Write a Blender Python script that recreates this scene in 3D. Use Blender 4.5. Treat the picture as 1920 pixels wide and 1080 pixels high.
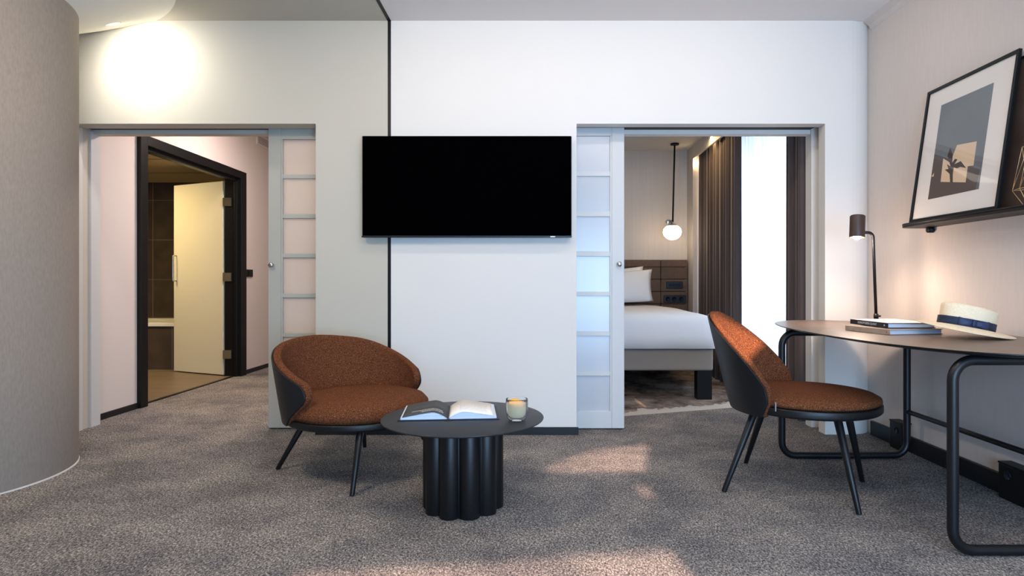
import bpy, bmesh, math, random
from mathutils import Vector, Matrix, Euler
random.seed(7)
for o in list(bpy.data.objects):
    bpy.data.objects.remove(o)
SC = bpy.context.scene
COL = SC.collection
PI = math.pi
R = math.radians

# ------------------------------------------------------------------ camera
F = 1150.0; CX = 1003.0; CY = 530.0          # focal length and principal point in 1920x1080 pixels
cam = bpy.data.cameras.new('camera'); camo = bpy.data.objects.new('camera', cam); COL.objects.link(camo)
camo.location = (0, 0, 1.0); camo.rotation_euler = (PI/2, 0, 0)
cam.sensor_width = 36.0; cam.lens = 36.0*F/1920.0
cam.shift_x = -(CX-960)/1920.0; cam.shift_y = (CY-540)/1920.0
cam.clip_start = 0.02; cam.clip_end = 60
SC.camera = camo

# ------------------------------------------------------------------ world, exposure
W = bpy.data.worlds.new('world'); SC.world = W; W.use_nodes = True
bg = W.node_tree.nodes['Background']; bg.inputs[0].default_value = (0.72, 0.84, 1.0, 1); bg.inputs[1].default_value = 0.35
SC.view_settings.view_transform = 'Standard'; SC.view_settings.look = 'None'
SC.view_settings.exposure = 0.48; SC.view_settings.gamma = 1.0
SC.view_settings.use_curve_mapping = False

# ------------------------------------------------------------------ lights
def area(name, loc, target, sx, sy, power, col, spread=180):
    l = bpy.data.lights.new(name, 'AREA'); l.shape = 'RECTANGLE'; l.size = sx; l.size_y = sy
    l.energy = power; l.color = col; l.spread = R(spread)
    o = bpy.data.objects.new(name, l); COL.objects.link(o); o.location = loc
    d = Vector(target)-Vector(loc); o.rotation_euler = d.to_track_quat('-Z', 'Y').to_euler(); return o
def point(name, loc, power, col, rad=0.03):
    l = bpy.data.lights.new(name, 'POINT'); l.energy = power; l.color = col; l.shadow_soft_size = rad
    o = bpy.data.objects.new(name, l); COL.objects.link(o); o.location = loc; return o
def spot(name, loc, target, power, col, ang, blend=0.6, rad=0.03):
    l = bpy.data.lights.new(name, 'SPOT'); l.energy = power; l.color = col; l.spot_size = R(ang); l.spot_blend = blend
    l.shadow_soft_size = rad
    o = bpy.data.objects.new(name, l); COL.objects.link(o); o.location = loc
    d = Vector(target)-Vector(loc); o.rotation_euler = d.to_track_quat('-Z', 'Y').to_euler(); return o

SUN_T = 0.364                                  # tangent of the sun's height above the horizon
sl = bpy.data.lights.new('sun', 'SUN'); sl.energy = 11.0; sl.color = (1.0, 0.64, 0.47); sl.angle = R(0.6)
so = bpy.data.objects.new('sun', sl); COL.objects.link(so)
so.rotation_euler = Vector((0, 1, -SUN_T)).to_track_quat('-Z', 'Y').to_euler()

area('daylight_window_behind', (1.0, -1.35, 0.95), (0.75, 4, 0.55), 2.2, 1.5, 118, (0.40, 0.66, 1.0))
area('warm_fill_left', (-1.7, 1.9, 2.70), (-1.6, 2.3, 0), 0.35, 0.35, 22, (1.0, 0.82, 0.62))  # added fill that warms the left side, no fixture there
area('ceiling_fill', (0.6, 1.3, 2.68), (0.6, 1.9, 0), 1.6, 0.5, 24, (1.0, 0.86, 0.73))  # unseen general fill, added under the ceiling
area('wall_fill', (0.25, 3.05, 2.70), (0.25, 4.04, 1.55), 3.0, 0.10, 10, (1.0, 0.88, 0.76))  # fill added to brighten the upper front wall, not a real fixture
area('daylight_bedroom_window', (2.62, 5.45, 1.3), (0, 5.45, 1.25), 1.7, 2.3, 48, (0.60, 0.79, 1.0))
spot('downlight_beam', (-2.60, 3.74, 2.575), (-2.50, 4.06, 2.30), 40, (1.0, 0.93, 0.80), 168, 1.0, 0.03)
area('hall_ceiling_light', (-2.2, 5.6, 2.70), (-2.3, 5.6, 0), 0.5, 0.5, 34, (1.0, 0.82, 0.74))
area('bath_ceiling_light', (-4.5, 6.1, 2.27), (-4.5, 6.1, 0), 0.4, 0.4, 26, (1.0, 0.76, 0.36))
area('bedroom_ceiling_light', (0.4, 5.5, 2.54), (0.5, 5.7, 0), 0.8, 0.8, 3, (1.0, 0.88, 0.76))

# ------------------------------------------------------------------ helpers
def srgb(r, g, b):
    def f(c):
        c /= 255.0
        return c/12.92 if c <= 0.04045 else ((c+0.055)/1.055)**2.4
    return (f(r), f(g), f(b), 1)
def P(px, py, Y):                              # a pixel and a depth give a point
    return Vector(((px-CX)/F*Y, Y, 1-(py-CY)/F*Y))
def FL(px, py, z=0.0):                         # a pixel and a height give a point
    Y = (1-z)*F/(py-CY); return Vector(((px-CX)/F*Y, Y, z))

def mat(name, col, rough=0.6, metal=0.0, noise=None, bump=None, spec=0.5, sheen=0.0, trans=0.0, ior=1.45, coat=0.0):
    """noise = (scale, second colour, contrast, axis scale); bump = (scale, strength)"""
    m = bpy.data.materials.new(name); m.use_nodes = True
    nt = m.node_tree; b = nt.nodes['Principled BSDF']
    b.inputs['Base Color'].default_value = col; b.inputs['Roughness'].default_value = rough
    b.inputs['Metallic'].default_value = metal; b.inputs['Specular IOR Level'].default_value = spec
    b.inputs['Sheen Weight'].default_value = sheen; b.inputs['Transmission Weight'].default_value = trans
    b.inputs['IOR'].default_value = ior; b.inputs['Coat Weight'].default_value = coat
    tc = nt.nodes.new('ShaderNodeTexCoord')
    if noise:
        sc, c2, lo, hi, ax = noise
        mp = nt.nodes.new('ShaderNodeMapping'); mp.inputs['Scale'].default_value = ax
        n = nt.nodes.new('ShaderNodeTexNoise'); n.inputs['Scale'].default_value = sc; n.inputs['Detail'].default_value = 4
        r = nt.nodes.new('ShaderNodeValToRGB'); r.color_ramp.elements[0].position = lo; r.color_ramp.elements[1].position = hi
        r.color_ramp.elements[0].color = col; r.color_ramp.elements[1].color = c2
        nt.links.new(tc.outputs['Object'], mp.inputs[0]); nt.links.new(mp.outputs[0], n.inputs['Vector'])
        nt.links.new(n.outputs['Fac'], r.inputs[0]); nt.links.new(r.outputs[0], b.inputs['Base Color'])
    if bump:
        n2 = nt.nodes.new('ShaderNodeTexNoise'); n2.inputs['Scale'].default_value = bump[0]; n2.inputs['Detail'].default_value = 3
        bp = nt.nodes.new('ShaderNodeBump'); bp.inputs['Strength'].default_value = bump[1]; bp.inputs['Distance'].default_value = 0.004
        nt.links.new(tc.outputs['Object'], n2.inputs['Vector']); nt.links.new(n2.outputs['Fac'], bp.inputs['Height'])
        nt.links.new(bp.outputs[0], b.inputs['Normal'])
    return m
def emit(name, col, s):
    m = bpy.data.materials.new(name); m.use_nodes = True; nt = m.node_tree
    b = nt.nodes['Principled BSDF']; b.inputs['Base Color'].default_value = col
    b.inputs['Emission Color'].default_value = col; b.inputs['Emission Strength'].default_value = s
    return m

def mk(name, bm, m=None, parent=None, smooth=False, bevel=0.0, seg=2, sub=0, solid=0.0, soff=0.0):
    me = bpy.data.meshes.new(name)
    bmesh.ops.recalc_face_normals(bm, faces=bm.faces)
    bm.to_mesh(me); bm.free()
    o = bpy.data.objects.new(name, me); COL.objects.link(o)
    if m: me.materials.append(m)
    if smooth:
        for p in me.polygons: p.use_smooth = True
    if solid:
        s = o.modifiers.new('solid', 'SOLIDIFY'); s.thickness = solid; s.offset = soff
    if bevel:
        bv = o.modifiers.new('bevel', 'BEVEL'); bv.width = bevel; bv.segments = seg; bv.limit_method = 'ANGLE'; bv.angle_limit = R(35)
    if sub:
        s = o.modifiers.new('sub', 'SUBSURF'); s.levels = sub; s.render_levels = sub
    if parent:
        o.parent = parent
        if 'org' in parent: o.location = -Vector(parent['org'])
    return o
def thing(name, label, cat, loc, group=None):
    """An Empty at the thing's base; its parts are built in world coordinates and offset back."""
    o = bpy.data.objects.new(name, None); COL.objects.link(o); o.empty_display_size = 0.05
    o.location = loc; o['org'] = list(loc); o['label'] = label; o['category'] = cat
    if group: o['group'] = group
    return o
def tag(o, label, cat, group=None):
    o['label'] = label; o['category'] = cat
    if group: o['group'] = group
    return o
def struct(o, label=None):
    o['kind'] = 'structure'
    if label: o['label'] = label
    return o
def sub(o, parent):                            # make o a sub-part of a part built in world coordinates
    o.parent = parent; o.location = (0, 0, 0); return o
def bx(bm, x0, x1, y0, y1, z0, z1, M=None):
    vs = [bm.verts.new((x, y, z)) for x in (x0, x1) for y in (y0, y1) for z in (z0, z1)]
    if M: 
        for v in vs: v.co = M @ v.co
    for f in ((0,1,3,2),(4,6,7,5),(0,4,5,1),(2,3,7,6),(0,2,6,4),(1,5,7,3)):
        bm.faces.new([vs[i] for i in f])
    return vs
def box(name, x0, x1, y0, y1, z0, z1, m, parent=None, bevel=0.0, **k):
    bm = bmesh.new(); bx(bm, x0, x1, y0, y1, z0, z1); return mk(name, bm, m, parent, bevel=bevel, **k)
def boxes(name, lst, m, parent=None, bevel=0.0, **k):
    bm = bmesh.new()
    for a in lst: bx(bm, *a)
    return mk(name, bm, m, parent, bevel=bevel, **k)
def prism(name, pts, m, ext, parent=None, **k):
    bm = bmesh.new(); a = [bm.verts.new(p) for p in pts]; b = [bm.verts.new(Vector(p)+Vector(ext)) for p in pts]
    n = len(pts); bm.faces.new(a); bm.faces.new(b[::-1])
    for i in range(n): bm.faces.new((a[i], b[i], b[(i+1) % n], a[(i+1) % n]))
    return mk(name, bm, m, parent, **k)
def tube(bm, pts, r, n=14, cap=True, r1=None, closed=False):
    pts = [Vector(p) for p in pts]; rings = []; N = len(pts); up = None
    for i, p in enumerate(pts):
        if closed: t = (pts[(i+1) % N]-pts[i-1]).normalized()
        else: t = (pts[min(i+1, N-1)]-pts[max(i-1, 0)]).normalized()
        if up is None: up = t.orthogonal().normalized()
        else: up = (up-t*up.dot(t)).normalized()
        s = t.cross(up); rr = r if r1 is None else r+(r1-r)*i/(N-1)
        rings.append([bm.verts.new(p+(up*math.cos(2*PI*k/n)+s*math.sin(2*PI*k/n))*rr) for k in range(n)])
    for i in range(N if closed else N-1):
        A = rings[i]; B = rings[(i+1) % N]
        for k in range(n): bm.faces.new((A[k], A[(k+1) % n], B[(k+1) % n], B[k]))
    if cap and not closed: bm.faces.new(rings[0][::-1]); bm.faces.new(rings[-1])
def fillet(pts, r, n=8):
    pts = [Vector(p) for p in pts]; out = [pts[0]]
    for i in range(1, len(pts)-1):
        a = (pts[i-1]-pts[i]).normalized(); b = (pts[i+1]-pts[i]).normalized()
        th = a.angle(b); d = r/math.tan(th/2); p0 = pts[i]+a*d; p1 = pts[i]+b*d
        c = pts[i]+(a+b).normalized()*(r/math.sin(th/2)); v0 = p0-c; v1 = p1-c; ang = v0.angle(v1)
        for k in range(n+1):
            t = k/n; out.append(c+(v0*math.sin((1-t)*ang)+v1*math.sin(t*ang))/math.sin(ang))
    out.append(pts[-1]); return out
def lathe(bm, prof, c, n=48, M=None):
    rings = []
    for (r, z) in prof:
        if r < 1e-6: rings.append([bm.verts.new((c[0], c[1], c[2]+z))])
        else: rings.append([bm.verts.new((c[0]+r*math.cos(2*PI*k/n), c[1]+r*math.sin(2*PI*k/n), c[2]+z)) for k in range(n)])
    for A, B in zip(rings, rings[1:]):
        for k in range(n):
            k2 = (k+1) % n
            if len(A) == 1 and len(B) == 1: continue
            if len(A) == 1: bm.faces.new((A[0], B[k], B[k2]))
            elif len(B) == 1: bm.faces.new((A[k], B[0], A[k2]))
            else: bm.faces.new((A[k], A[k2], B[k2], B[k]))
def interp(tab, x):
    if x <= tab[0][0]: return tab[0][1]
    n = len(tab)
    for i in range(n-1):
        a, va = tab[i]; b, vb = tab[i+1]
        if x <= b:
            def sl_(j):
                if j <= 0: return 0.0 if tab[0][0] == 0 and abs(x) >= 0 and n > 4 and tab[0][1] > 0 and tab[-1][0] > 2 else (tab[1][1]-tab[0][1])/(tab[1][0]-tab[0][0])
                if j >= n-1: return (tab[-1][1]-tab[-2][1])/(tab[-1][0]-tab[-2][0])
                return (tab[j+1][1]-tab[j-1][1])/(tab[j+1][0]-tab[j-1][0])
            h = b-a; t = (x-a)/h; m0 = sl_(i)*h; m1 = sl_(i+1)*h
            return (2*t**3-3*t*t+1)*va+(t**3-2*t*t+t)*m0+(-2*t**3+3*t*t)*vb+(t**3-t*t)*m1
    return tab[-1][1]
def text(name, body, size, loc, rot, m, parent, ext=0.0006):
    cu = bpy.data.curves.new(name, 'FONT'); cu.body = body; cu.size = size; cu.extrude = ext; cu.align_x = 'CENTER'; cu.align_y = 'CENTER'
    t = bpy.data.objects.new(name, cu); COL.objects.link(t)
    dg = bpy.context.evaluated_depsgraph_get(); me = bpy.data.meshes.new_from_object(t.evaluated_get(dg))
    bpy.data.objects.remove(t); o = bpy.data.objects.new(name, me); COL.objects.link(o); me.materials.clear(); me.materials.append(m)
    o.rotation_euler = rot; o.location = Vector(loc)
    if parent:
        o.parent = parent
        if 'org' in parent: o.location = Vector(loc)-Vector(parent['org'])
    return o

# ------------------------------------------------------------------ materials
m_white = mat('wall_paint_white', srgb(226, 223, 219), 0.75, bump=(160, 0.08))
m_greige = mat('wall_paint_greige', srgb(196, 191, 179), 0.75, bump=(160, 0.08))
m_ceil = mat('ceiling_paint', srgb(232, 226, 222), 0.85)
m_ceilg = mat('ceiling_paint_greige', srgb(196, 190, 176), 0.85)
m_cap = mat('flare_plaster', srgb(244, 241, 230), 0.8)
m_rwall = mat('wallpaper_beige', srgb(210, 200, 193), 0.8, noise=(60, srgb(207, 197, 190), 0.35, 0.65, (1, 1, .15)))
m_hall = mat('hall_paint', srgb(214, 205, 200), 0.8)
m_door = mat('sliding_door_lacquer', srgb(206, 207, 207), 0.45)
m_doorL = mat('sliding_door_lacquer_grey', srgb(176, 174, 164), 0.45)
m_black = mat('black_satin', srgb(15, 16, 18), 0.42, spec=0.3)
m_blackm = mat('black_powder_metal', srgb(11, 12, 15), 0.42, bump=(400, 0.05))
m_skirt = mat('baseboard_black', srgb(22, 23, 26), 0.45)
m_track = mat('track_dark', srgb(30, 24, 22), 0.6)
m_steel = mat('brushed_steel', srgb(190, 190, 192), 0.28, 1.0)
m_shell = mat('chair_shell', srgb(17, 20, 24), 0.42, spec=0.45, bump=(500, 0.04))
m_linen = mat('column_textile', srgb(156, 145, 135), 0.9, noise=(120, srgb(146, 135, 125), 0.35, 0.7, (1.0, 1.0, 0.3)), bump=(300, 0.12))
m_tile = mat('bath_tile', srgb(66, 56, 50), 0.35, noise=(6, srgb(82, 70, 60), 0.3, 0.7, (1, 1, 1)))
m_grout = mat('grout', srgb(128, 116, 100), 0.7)
m_bfloor = mat('bath_floor_tile', srgb(122, 104, 84), 0.4, noise=(5, srgb(104, 88, 70), 0.3, 0.7, (.3, 2, 1)))
m_cream = mat('cream_laminate', srgb(226, 218, 196), 0.5)
m_tub = mat('tub_enamel', srgb(230, 226, 214), 0.2)
m_tv = mat('tv_screen', srgb(2, 2, 3), 0.5, spec=0.0)
m_bezel = mat('tv_bezel', srgb(30, 36, 46), 0.35, 0.4)
m_linenw = mat('bed_linen', srgb(232, 234, 238), 0.85, bump=(14, 0.25))
m_base = mat('bed_base_fabric', srgb(142, 134, 128), 0.9, bump=(600, 0.1))
m_bwall = mat('bedroom_wallpaper', srgb(206, 198, 190), 0.85, noise=(30, srgb(200, 191, 183), 0.3, 0.7, (1, 1, .05)))
m_bceil = mat('bedroom_ceiling', srgb(206, 200, 192), 0.85)
m_paper = mat('paper', srgb(232, 228, 224), 0.8)
m_pageedge = mat('page_edges', srgb(214, 224, 238), 0.8, noise=(30, srgb(180, 196, 216), 0.4, 0.6, (.02, .02, 30)))
m_pageblack = mat('black_page', srgb(58, 58, 60), 0.6)
m_navy = mat('book_cover_navy', srgb(30, 32, 44), 0.5)
m_tan = mat('book_cover_tan', srgb(176, 156, 140), 0.7, noise=(80, srgb(160, 138, 122), .3, .7, (1, .3, 1)))
m_textw = mat('print_white', srgb(200, 198, 196), 0.7)
m_gold = mat('brass_wire', srgb(214, 186, 146), 0.35, 0.8)
m_mat = mat('picture_mat', srgb(226, 220, 214), 0.85)
m_straw = mat('hat_straw', srgb(244, 224, 192), 0.7, noise=(140, srgb(232, 208, 170), 0.4, 0.7, (1, 1, 2.5)), bump=(260, 0.25))
m_band = mat('hat_ribbon', srgb(26, 34, 56), 0.6, noise=(50, srgb(40, 50, 76), .4, .7, (.3, .3, 4)))
m_led = emit('lamp_glow', (1.0, 0.80, 0.52, 1), 40)
m_globe = emit('opal_globe', (1.0, 0.86, 0.66, 1), 3.2)
m_spotl = emit('downlight_lens', (1.0, 0.93, 0.8, 1), 12)

def fabric_rust():
    m = bpy.data.materials.new('rust_tweed'); m.use_nodes = True; nt = m.node_tree; b = nt.nodes['Principled BSDF']
    tc = nt.nodes.new('ShaderNodeTexCoord')
    n = nt.nodes.new('ShaderNodeTexNoise'); n.inputs['Scale'].default_value = 280; n.inputs['Detail'].default_value = 3
    r = nt.nodes.new('ShaderNodeValToRGB'); e = r.color_ramp.elements
    e[0].position = 0.36; e[0].color = srgb(52, 31, 22); e[1].position = 0.80; e[1].color = srgb(190, 140, 100)
    k = e.new(0.52); k.color = srgb(101, 60, 38); k = e.new(0.62); k.color = srgb(120, 72, 45)
    nt.links.new(tc.outputs['Object'], n.inputs['Vector']); nt.links.new(n.outputs['Fac'], r.inputs[0]); nt.links.new(r.outputs[0], b.inputs['Base Color'])
    bp = nt.nodes.new('ShaderNodeBump'); bp.inputs['Strength'].default_value = 0.3; bp.inputs['Distance'].default_value = 0.002
    nt.links.new(n.outputs['Fac'], bp.inputs['Height']); nt.links.new(bp.outputs[0], b.inputs['Normal'])
    b.inputs['Roughness'].default_value = 0.95; b.inputs['Specular IOR Level'].default_value = 0.1
    return m
m_rust = fabric_rust()

def carpet():
    m = bpy.data.materials.new('heather_carpet'); m.use_nodes = True; nt = m.node_tree; b = nt.nodes['Principled BSDF']
    N = nt.nodes.new; L = nt.links.new
    tc = N('ShaderNodeTexCoord')
    mp = N('ShaderNodeMapping'); mp.inputs['Scale'].default_value = (1.0, 0.62, 1.0); mp.inputs['Rotation'].default_value = (0, 0, 0.5); L(tc.outputs['Object'], mp.inputs[0])
    fine = N('ShaderNodeTexNoise'); fine.inputs['Scale'].default_value = 150; fine.inputs['Detail'].default_value = 5; fine.inputs['Roughness'].default_value = 0.75; fine.inputs['Distortion'].default_value = 0.6; L(mp.outputs[0], fine.inputs['Vector'])
    r = N('ShaderNodeValToRGB'); e = r.color_ramp.elements
    e[0].position = 0.36; e[0].color = srgb(50, 49, 52); e[1].position = 0.63; e[1].color = srgb(204, 198, 192)
    k = e.new(0.5); k.color = srgb(122, 118, 117); L(fine.outputs['Fac'], r.inputs[0])
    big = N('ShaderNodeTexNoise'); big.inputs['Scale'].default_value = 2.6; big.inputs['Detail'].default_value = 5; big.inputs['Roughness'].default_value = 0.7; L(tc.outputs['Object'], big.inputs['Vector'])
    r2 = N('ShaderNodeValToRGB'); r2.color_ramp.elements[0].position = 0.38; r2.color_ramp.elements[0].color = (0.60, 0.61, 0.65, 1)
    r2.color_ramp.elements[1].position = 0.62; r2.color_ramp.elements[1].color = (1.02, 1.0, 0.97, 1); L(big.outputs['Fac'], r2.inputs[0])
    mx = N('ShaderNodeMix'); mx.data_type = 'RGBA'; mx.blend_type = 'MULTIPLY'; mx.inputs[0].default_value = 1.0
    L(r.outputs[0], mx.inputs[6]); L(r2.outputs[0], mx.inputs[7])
    # the bedroom's carpet: brown streaked, with a pale woven strip along the seam
    mp2 = N('ShaderNodeMapping'); mp2.inputs['Scale'].default_value = (0.9, 0.8, 1); mp2.inputs['Rotation'].default_value = (0, 0, 0.25); L(tc.outputs['Object'], mp2.inputs[0])
    st = N('ShaderNodeTexNoise'); st.inputs['Scale'].default_value = 3.2; st.inputs['Detail'].default_value = 8; st.inputs['Roughness'].default_value = 0.75; L(mp2.outputs[0], st.inputs['Vector'])
    r3 = N('ShaderNodeValToRGB'); e3 = r3.color_ramp.elements; e3[0].position = 0.38; e3[0].color = srgb(66, 56, 54); e3[1].position = 0.66; e3[1].color = srgb(176, 158, 144); L(st.outputs['Fac'], r3.inputs[0])
    sp = N('ShaderNodeSeparateXYZ'); L(tc.outputs['Object'], sp.inputs[0])
    def math_(op, a, bb):
        n = N('ShaderNodeMath'); n.operation = op
        for i, v in enumerate((a, bb)):
            if isinstance(v, (int, float)): n.inputs[i].default_value = v
            else: L(v, n.inputs[i])
        return n.outputs[0]
    seam = math_('SUBTRACT', sp.outputs['Y'], math_('ADD', math_('MULTIPLY', sp.outputs['X'], 0.34), 4.37))   # >0 : bedroom side
    side = math_('GREATER_THAN', seam, 0.0)
    wob = math_('MULTIPLY', math_('SUBTRACT', st.outputs['Fac'], 0.5), 0.7)
    strip = math_('LESS_THAN', math_('ADD', seam, wob), 0.16)
    mx2 = N('ShaderNodeMix'); mx2.data_type = 'RGBA'; L(strip, mx2.inputs[0]); L(r3.outputs[0], mx2.inputs[6]); mx2.inputs[7].default_value = srgb(196, 188, 178)
    mul = N('ShaderNodeMix'); mul.data_type = 'RGBA'; mul.blend_type = 'OVERLAY'; mul.inputs[0].default_value = 0.55; L(mx2.outputs[2], mul.inputs[6]); L(fine.outputs['Fac'], mul.inputs[7])
    fin = N('ShaderNodeMix'); fin.data_type = 'RGBA'; L(math_('MULTIPLY', side, math_('GREATER_THAN', sp.outputs['X'], -0.9)), fin.inputs[0]); L(mx.outputs[2], fin.inputs[6]); L(mul.outputs[2], fin.inputs[7])
    L(fin.outputs[2], b.inputs['Base Color'])
    b.inputs['Roughness'].default_value = 0.98; b.inputs['Specular IOR Level'].default_value = 0.05
    bp = N('ShaderNodeBump'); bp.inputs['Strength'].default_value = 0.5; bp.inputs['Distance'].default_value = 0.006; L(fine.outputs['Fac'], bp.inputs['Height']); L(bp.outputs[0], b.inputs['Normal'])
    return m
m_carpet = carpet()

def frosted(name, col, tr=0.45):
    m = bpy.data.materials.new(name); m.use_nodes = True; nt = m.node_tree; nt.nodes.clear()
    o = nt.nodes.new('ShaderNodeOutputMaterial'); d = nt.nodes.new('ShaderNodeBsdfDiffuse'); t = nt.nodes.new('ShaderNodeBsdfTranslucent')
    g = nt.nodes.new('ShaderNodeBsdfGlossy'); g.inputs['Roughness'].default_value = 0.25; g.inputs['Color'].default_value = (.9, .95, 1, 1)
    d.inputs[0].default_value = col; t.inputs[0].default_value = col
    mx = nt.nodes.new('ShaderNodeMixShader'); mx.inputs[0].default_value = tr
    m2 = nt.nodes.new('ShaderNodeMixShader'); m2.inputs[0].default_value = 0.06
    nt.links.new(d.outputs[0], mx.inputs[1]); nt.links.new(t.outputs[0], mx.inputs[2])
    nt.links.new(mx.outputs[0], m2.inputs[1]); nt.links.new(g.outputs[0], m2.inputs[2]); nt.links.new(m2.outputs[0], o.inputs[0]); return m
m_frost = frosted('frosted_glass', srgb(208, 212, 218), 0.2)
m_frost_hall_lit = frosted('frosted_glass_hall_lit', srgb(232, 226, 220), 0.7)  # same glass, with the warm hall light put into its colour
m_sheer = frosted('sheer_voile', srgb(240, 242, 246), 0.6)
def curtain_mat():
    m = frosted('brown_curtain_cloth', srgb(92, 76, 72), 0.04)
    return m
m_curtain = mat('brown_curtain_cloth', srgb(80, 66, 64), 0.75, noise=(60, srgb(68, 56, 54), .3, .7, (3, 3, .1)), sheen=0.3)
def headboard_mat():
    return mat('headboard_weave', srgb(112, 90, 76), 0.9, noise=(160, srgb(88, 70, 60), 0.35, 0.65, (2.5, 1, .25)), bump=(300, 0.2))
m_head = headboard_mat()
m_wood = mat('smoked_oak_veneer', srgb(132, 113, 98), 0.36, noise=(22, srgb(98, 82, 71), 0.3, 0.7, (6, 0.35, 1)), spec=0.7)
def thin(name, col, gl, tint=(1, 1, 1, 1), body=0.0):
    m = bpy.data.materials.new(name); m.use_nodes = True; nt = m.node_tree; nt.nodes.clear(); N = nt.nodes.new; L = nt.links.new
    o = N('ShaderNodeOutputMaterial'); t = N('ShaderNodeBsdfTransparent'); t.inputs[0].default_value = tint
    g = N('ShaderNodeBsdfGlossy'); g.inputs['Roughness'].default_value = 0.04; lw = N('ShaderNodeLayerWeight'); lw.inputs[0].default_value = gl
    mx = N('ShaderNodeMixShader'); L(lw.outputs['Fresnel'], mx.inputs[0])
    d = N('ShaderNodeBsdfTranslucent'); d.inputs[0].default_value = col; d2 = N('ShaderNodeBsdfDiffuse'); d2.inputs[0].default_value = col
    md = N('ShaderNodeMixShader'); md.inputs[0].default_value = 0.5; L(d.outputs[0], md.inputs[1]); L(d2.outputs[0], md.inputs[2])
    mb = N('ShaderNodeMixShader'); mb.inputs[0].default_value = body; L(t.outputs[0], mb.inputs[1]); L(md.outputs[0], mb.inputs[2])
    L(mb.outputs[0], mx.inputs[1]); L(g.outputs[0], mx.inputs[2]); L(mx.outputs[0], o.inputs[0]); return m
m_glass = thin('clear_glass', (.95, .98, 1, 1), 0.10, (0.98, 0.99, 0.99, 1), 0.13)
m_picglass = mat('picture_glass', (1, 1, 1, 1), 0.0, trans=1.0, ior=1.2)
m_drink = thin('lemonade', srgb(246, 238, 196), 0.1, (0.98, 0.95, 0.80, 1), 0.6)
m_orange = mat('orange_peel', srgb(246, 150, 20), 0.5)
m_orangef = mat('orange_flesh', srgb(252, 184, 60), 0.4)

# ------------------------------------------------------------------ room constants
YW = 4.04; YB = 4.33; H = 2.726; XR = 2.23; XJ = -3.08; XH = -3.165; ZD = 2.047
LX1 = -1.444; RX0 = 0.274; RX1 = 1.911; SEAM = -0.959

# floor: one carpet from behind the camera to the bedroom and the hall
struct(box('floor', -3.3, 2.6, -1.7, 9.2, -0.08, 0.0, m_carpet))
struct(box('floor_bathroom', -6.3, -3.215, 4.3, 8.1, -0.06, 0.004, m_bfloor))
struct(box('trim_1', -3.23, -3.2, 4.965, 6.54, 0.0, 0.008, m_black))   # threshold

# front wall: three leaves, the middle one hollow where the sliding panels run
def front_leaf(name, x0, x1, z0, z1, m, yf=4.13):
    return struct(boxes(name, [(x0, x1, YW, yf, z0, z1), (x0, x1, 4.26, YB, z0 if z0 < 1 else z0-0.015, z1)], m))
front_leaf('wall_front_pier_left', LX1, SEAM-0.0105, 0, H, m_greige)
front_leaf('wall_front_pier_middle', SEAM+0.0105, RX0, 0, H, m_white)
front_leaf('wall_front_header_left', XJ, LX1, ZD, H, m_greige, 4.17)
front_leaf('wall_front_header_right', RX0, RX1, ZD, H, m_white)
struct(box('wall_front_outer_left', -4.4, XJ, YW, YB, 0, H, m_greige))
struct(box('trim_2', SEAM-0.0105, SEAM+0.0105, YW-0.001, 4.13, 0, H-0.001, m_black))         # black seam strip on the wall
struct(box('trim_3', SEAM-0.0105, SEAM+0.0105, -1.6, YW+0.001, H-0.004, H+0.02, m_black))     # and on the ceiling
struct(boxes('trim_4', [(XJ, LX1, 4.17, 4.26, 2.062, 2.3), (RX0, RX1, 4.13, 4.26, 2.062, 2.3)], m_track))  # tracks of the sliding doors
# right pier with a rounded outer corner
pts = [(RX1, YW), (2.06, YW)]
for k in range(1, 9):
    a = k/8*R(70); pts.append((2.06+0.2*math.sin(a), YW+0.2*(1-math.cos(a))*0.75))
pts += [(2.27, 4.2), (2.27, YB), (RX1, YB), (RX1, 4.24), (RX1+0.05, 4.24), (RX1+0.05, 4.13), (RX1, 4.13)]
struct(prism('wall_front_pier_right', [(x, y, 0) for x, y in pts], m_white, (0, 0, H)))
# jamb left (with slot)
struct(boxes('trim_5', [(XJ, XJ+0.012, YW, 4.16, 0, ZD), (XJ, XJ+0.012, 4.24, YB, 0, ZD)], m_door))

# ceiling, painted in two tones
struct(box('ceiling', SEAM+0.0105, XR+0.1, -1.6, YW, H, H+0.1, m_ceil))
struct(box('ceiling_left', -4.4, SEAM-0.0105, -1.6, YW, H, H+0.1, m_ceilg))
# cove between ceiling and right wall
cv = [(XR-0.062, H), (XR-0.055, H-0.006), (XR-0.040, H-0.014), (XR-0.022, H-0.026), (XR-0.012, H-0.040), (XR-0.004, H-0.05), (XR, H-0.052), (XR, H)]
struct(prism('trim_6', [(x, -1.6, z) for x, z in cv], m_rwall, (0, 5.66, 0)))
# right wall
struct(box('wall_right', XR, XR+0.1, -1.6, 4.2, 0, H, m_rwall))
struct(box('baseboard_right', XR-0.022, XR, -1.6, YW, 0, 0.092, m_skirt, bevel=0.002))
struct(box('baseboard_front', LX1, RX0+0.012, YW-0.015, YW, 0, 0.05, m_skirt, bevel=0.002))
struct(box('wall_left', -4.4, -4.3, -1.6, YW, 0, H, m_greige))

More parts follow.
